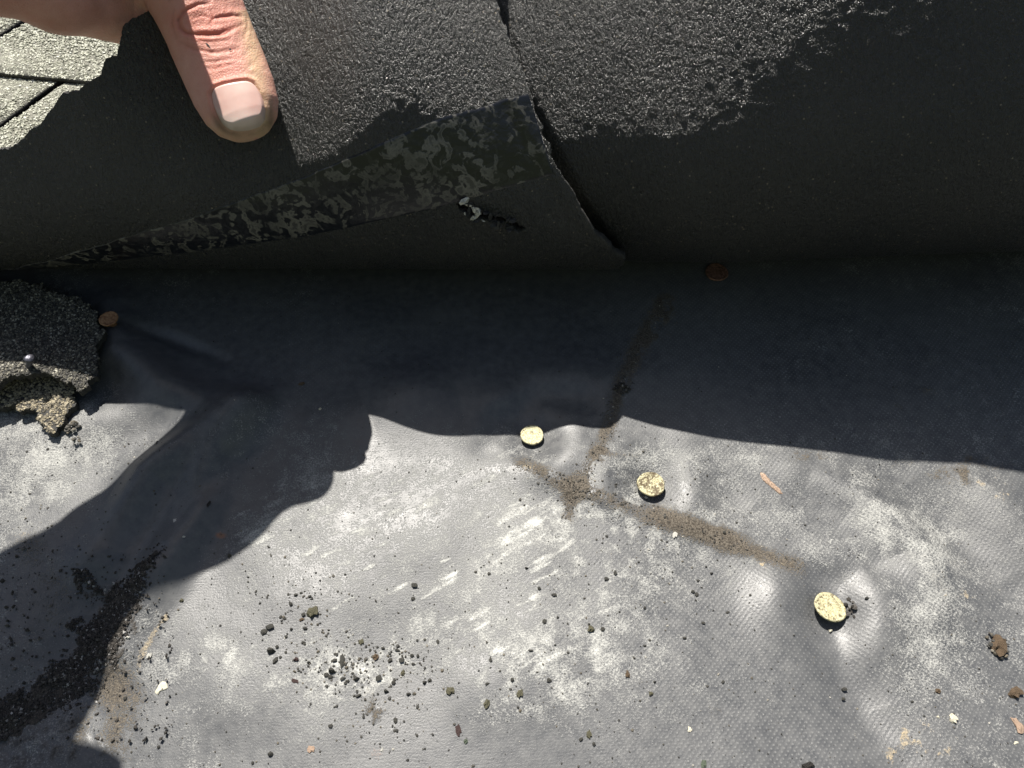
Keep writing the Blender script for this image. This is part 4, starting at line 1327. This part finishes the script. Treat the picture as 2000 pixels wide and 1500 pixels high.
seen = {}
for i, ((px, py), w, h) in enumerate(sorted(dark)):
    wh = where(px, py)
    seen[wh] = seen.get(wh, -1) + 1
    k = seen[wh]
    bit('granule', px, py, w, h, 'stone_dark', 'dark granule, ' + ORD[min(k, 19)] + ' from left ' + wh, 'granule', 'loose dark granules on the membrane', sub=i % 7, flat=0.75)
odd = [('granule', z5(810, 230), 20, 17, 'olive', 'knobbly olive brown granule clump left of the white scratch', 'debris'),
       ('granule', z5(700, 302), 13, 7, 'brown', 'narrow reddish brown granule among dark ones', 'granule'),
       ('granule', z5(645, 690), 11, 11, 'maroon', 'round reddish granule above the flat black flake', 'granule'),
       ('flake', z5(630, 900), 14, 7, 'maroon', 'flat dark maroon flake left of the granule cluster', 'flake'),
       ('granule', z5(1415, 665), 13, 14, 'brown', 'brown granule at the left end of the dark row', 'granule'),
       ('granule', z5(1280, 520), 9, 9, 'olive', 'olive granule with a white spot just above the dark row', 'granule'),
       ('granule', z5(1685, 825), 10, 14, 'olive', 'yellow green granule below the dark row', 'granule'),
       ('debris_clump', z8(1440, 725), 15, 19, 'olive', 'olive debris clump alone in the middle of the sunlit membrane', 'debris'),
       ('debris_clump', z8(655, 1070), 16, 14, 'olive', 'brown olive debris clump beside a tiny white chip', 'debris'),
       ('debris_clump', z8(857, 1140), 13, 20, 'olive', 'tall tan and olive debris clump below the pebble row', 'debris'),
       ('granule', z8(1045, 1085), 11, 13, 'olive', 'grey olive granule in the lower middle of the membrane', 'granule'),
       ('granule', z8(1645, 980), 12, 17, 'brown', 'upright brown debris grain right of the middle', 'debris'),
       ('granule', z8(1775, 1085), 10, 11, 'olive', 'dull olive grain below the upright brown one', 'granule'),
       ('wood_chip', z8(700, 1290), 10, 21, 'maroon', 'long dark maroon chip near the bottom of the membrane', 'chip'),
       ('granule', z8(740, 1350), 9, 10, 'green', 'round green granule beside the long maroon chip', 'granule'),
       ('granule', z8(1430, 1312), 9, 12, 'olive', 'olive grain above two dark grains near the bottom', 'granule'),
       ('pebble', z8(275, 1400), 6, 9, 'pebble', 'small white pebble beside the rusty stain near the bottom', 'pebble'),
       ('granule', z7(1015, 565), 8, 10, 'olive', 'olive granule just right of the slanting fold', 'granule'),
       ('pebble', z7(980, 122), 9, 9, 'pebble', 'pale pebble lying in the shaded fold', 'pebble'),
       ('pebble', z7(1025, 210), 7, 5, 'pebble', 'tiny grey pebble low in the shaded fold', 'pebble'),
       ('pebble', z7(835, 875), 8, 9, 'pebble', 'round white pebble just right of the cream stain', 'pebble'),
       ('pebble', z7(410, 990), 10, 9, 'pebble', 'white pebble at the lower end of the black soil', 'pebble'),
       ('pebble', z7(715, 772), 9, 7, 'pebble', 'pale pebble at the right rim of the black soil', 'pebble'),
       ('leaf_scrap', z7(1735, 1395), 13, 12, 'orange', 'small orange scrap of leaf near the bottom edge', 'leaf'),
       ('bark_splinter', z7(1165, 25), 7, 16, 'tar', 'long black splinter in the shaded fold', 'splinter'),
       ('pebble', z9(1603, 1225), 12, 12, 'cream', 'round white pellet in the lower right', 'pebble'),
       ('pebble', z9(1520, 1216), 7, 5, 'cream', 'tiny white pellet left of the round one', 'pebble'),
       ('paint_chip', z9(135, 1285), 9, 14, 'cream', 'cream paint chip near the bottom right of the middle', 'chip'),
       ('granule', z9(212, 1478), 9, 15, 'green', 'green granule cut by the bottom edge of the picture', 'granule'),
       ('debris_clump', z9(1845, 815), 30, 42, 'brown', 'large brown twiggy debris clump at the right', 'debris'),
       ('debris_clump', z9(1950, 1080), 21, 14, 'brown', 'flat brown grain at the far right below the twiggy clump', 'debris'),
       ('pebble', z9(1955, 1360), 12, 5, 'cream', 'flat white chip at the lower right corner', 'chip'),
       ('leaf_scrap', z9(1968, 1265), 16, 36, 'orange', 'long orange leaf scrap at the right edge', 'leaf'),
       ('tar_lump', z9(790, 1490), 22, 12, 'tar', 'black tar lump at the bottom edge of the picture', 'tar'),
       ('granule', z9(1515, 1070), 11, 9, 'brown', 'single brown grain left of the flat brown one', 'granule'),
       ('pebble', (912 / 2.857 * 0 + 1319, 1043), 8, 16, 'pebble', 'upright white flake below the grimy gold nail', 'flake'),
       ('pebble', (1262, 972), 9, 7, 'pebble', 'tan crumb at the foot of the grimy gold nail', 'pebble'),
       ('pebble', (1622, 1232), 8, 6, 'cream', 'cream crumb below the large tilted nail', 'pebble'),
       ('pebble', (1651, 1136), 8, 6, 'cream', 'white crumb just above the large tilted nail', 'pebble'),
       ('pebble', (625, 799), 7, 7, 'cream', 'tiny white crumb in the shade of the lifted shingle', 'pebble'),
       ('twig', (590, 750), 12, 6, 'brown', 'tiny tan twig bit in the shade left of the middle', 'twig')]
for i, (nm, (px, py), w, h, mt, lb, ct) in enumerate(odd):
    bit(nm, px, py, w, h, mt, lb, ct, sub=i % 5, flat=0.35 if ct in ('leaf', 'flake', 'chip') else 0.6)
# crumbly clumps: several lumps in one mesh each
def clump(name, px, py, wpx, hpx, n, mat, label, cat, seed, big=0.22):
    r = np.random.RandomState(seed)
    p = at_z(px, py, 0.001); hz = float(mem_h(p[0], p[1])); p = at_z(px, py, hz)
    sc = np.linalg.norm(p - CP) / FPX
    a = r.rand(n) * 2 * np.pi; q = np.sqrt(r.rand(n))
    pos = np.stack([np.cos(a) * q * wpx * sc / 2, np.sin(a) * q * hpx * sc / 2, 0.0006 + 0.0022 * (1 - q) * r.rand(n)], 1)
    rad = wpx * sc * big * (0.4 + 0.6 * r.rand(n))
    o = obj(name, scatter_mesh(name, pos, rad, M[mat], seed, 0.8, ico(1, seed, 0.25)))
    o.location = (p[0], p[1], hz)
    return tag(o, label, cat)


clump('dirt_clump', 143, 838, 22, 26, 22, 'grit', 'crumbly grey brown dirt clump off the tip of the torn shingle', 'dirt', 3)
clump('dirt_clump', 150, 862, 14, 18, 10, 'grit', 'smaller crumb of dirt just below the dirt clump', 'dirt', 4)
clump('tar_scrap', 1664, 1190, 30, 34, 22, 'soil', 'frayed black tar scrap against the right side of the tilted nail', 'tar', 5, 0.16)
clump('twiggy_debris', 1946, 1258, 34, 46, 16, 'grit', 'loose brown fragments heaped on the twiggy clump', 'debris', 6, 0.12)
clump('dirt_clump', 1215, 760, 34, 26, 26, 'soil', 'dark crumbs of dirt heaped on the brown streak in the shade', 'dirt', 8, 0.10)

# thin flat residues: a dried cream drip and a copper-coloured flake trail
def blot(name, pts, mat, label, cat, seed, th=0.0003):
    r = np.random.RandomState(seed)
    P2 = np.array(gpts(pts))
    out = []
    for i in range(len(P2)):
        a, b = P2[i], P2[(i + 1) % len(P2)]
        k = max(2, int(np.hypot(*(b - a)) / 0.0006))
        for j in range(k):
            out.append(a + (b - a) * j / k + 0.00035 * (r.rand(2) - 0.5))
    out = np.array(out); c = out.mean(0)
    rings = [(1.0, 0.0001), (0.93, th), (0.5, th * 1.2), (0.05, th * 1.2)]
    n_ = len(out); V = []; F = []
    for k, (s_, z_) in enumerate(rings):
        q = c + (out - c) * s_
        hz = mem_h(q[:, 0], q[:, 1])
        V.append(np.column_stack([q - c, hz + z_ + 0.0002 * (r.rand(n_) if k == 2 else 0)]))
    for i in range(len(rings) - 1):
        F += [(i * n_ + k, i * n_ + (k + 1) % n_, (i + 1) * n_ + (k + 1) % n_, (i + 1) * n_ + k) for k in range(n_)]
    o = obj(name, mesh_np(name, np.concatenate(V), np.array(F), M[mat]))
    o.location = (c[0], c[1], 0)
    return tag(o, label, cat)


blot('paint_drip', [(301, 1352), (308, 1340), (316, 1330), (326, 1332), (328, 1343), (321, 1348), (312, 1350), (308, 1357)], 'cream', 'dried cream coloured drip at the lower left', 'drip', 3)
blot('rust_flake', [(1486, 920), (1494, 922), (1500, 930), (1512, 942), (1524, 952), (1531, 962), (1524, 962), (1514, 954), (1504, 946), (1494, 938), (1488, 930)], 'orange', 'copper coloured flaky strip right of the grimy nail', 'flake', 4)

# uncountable fine grit and soil
def surf(px, py):
    p = at_z(px, py)
    return np.stack([p[:, 0], p[:, 1], mem_h(p[:, 0], p[:, 1])], -1)


n = 3200
px = rg.rand(n) * 2000; py = 560 + rg.rand(n) * 940
m = rg.rand(n) < np.where(py > 850, 0.8, 0.35)
pos = surf(px[m], py[m]); rad = 0.00012 + 0.00028 * rg.rand(m.sum()) ** 3
cl = []
for cxx, cyy, sxx, syy, k in ((590, 1200, 60, 50, 140), (675, 1300, 50, 30, 150), (790, 1290, 60, 28, 90), (1150, 1200, 200, 120, 150), (60, 1000, 70, 50, 50), (740, 1390, 60, 50, 110), (230, 880, 90, 60, 40), (1300, 1000, 90, 40, 120), (1120, 950, 80, 30, 100)):
    cl.append(np.stack([cxx + sxx * rg.randn(k), cyy + syy * rg.randn(k)], 1))
cl = np.concatenate(cl)
p2 = surf(cl[:, 0], cl[:, 1])
pos = np.concatenate([pos, p2]); rad = np.concatenate([rad, 0.00018 + 0.0004 * rg.rand(len(p2)) ** 2])
sp = []
for pts, w, k in (([(1015, 905), (1110, 955), (1180, 975), (1280, 1015), (1400, 1050), (1565, 1105)], 7, 260), ([(1105, 1010), (1120, 960), (1160, 900), (1185, 850)], 9, 160), ([(1188, 830), (1210, 760), (1240, 690), (1300, 590)], 11, 260)):
    pts = np.array(pts, float); tq = rg.rand(k); tl = np.linspace(0, 1, len(pts))
    sp.append(np.stack([np.interp(tq, tl, pts[:, 0]) + w * rg.randn(k), np.interp(tq, tl, pts[:, 1]) + w * rg.randn(k)], 1))
sp = np.concatenate(sp)
p3 = surf(sp[:, 0], sp[:, 1])
pos = np.concatenate([pos, p3]); rad = np.concatenate([rad, 0.00014 + 0.00030 * rg.rand(len(p3)) ** 2])
gobj = obj('grit', scatter_mesh('grit', pos + np.array([0, 0, 0.0001]), rad, M['grit'], 9, 0.8, ico(1, 3, 0.2)))
tag(gobj, 'fine dark grit scattered over the membrane', 'grit', kind='stuff')

poly = [(135, 1108), (180, 1105), (205, 1135), (255, 1125), (310, 1085), (340, 1075), (318, 1125), (295, 1165), (268, 1238), (228, 1300), (175, 1352), (95, 1378), (40, 1420), (-60, 1440), (-60, 1380), (50, 1330), (118, 1262), (148, 1212), (190, 1172), (140, 1150)]
n = 52000
px = -60 + rg.rand(n) * 400; py = 1070 + rg.rand(n) * 380
jx = px + 20 * fbm(px, py, 45, 4, 141, 0.65); jy = py + 20 * fbm(px, py, 45, 4, 142, 0.65)
m = inside(jx, jy, poly)
d, _ = dist_poly(px, py, poly + [poly[0]])
m &= rg.rand(n) < np.clip(0.25 + d / 30, 0, 1) * np.clip(0.75 + 0.6 * fbm(px, py, 60, 3, 143), 0.15, 1)
m |= (rg.rand(n) < 0.012)
pos = surf(px[m], py[m])
k = m.sum()
pos[:, 2] += 0.0002 + 0.0010 * np.clip(d[m] / 25, 0, 1) * np.clip(0.5 + fbm(px[m], py[m], 30, 3, 144), 0, 1)
sobj = obj('soil', scatter_mesh('soil', pos, 0.00022 + 0.00055 * rg.rand(k) ** 2.5, M['soil'], 10, 0.85))
tag(sobj, 'black crumbly soil caught in the shaded fold', 'soil', kind='stuff')

# ---------------------------------------------------------------- tilt the finished roof to its slope
bpy.context.view_layer.update()
for o in list(SC.objects):
    if o.parent is None and o.type not in ('CAMERA', 'LIGHT') and o.name != 'ground':
        o.matrix_world = ROOF @ o.matrix_world
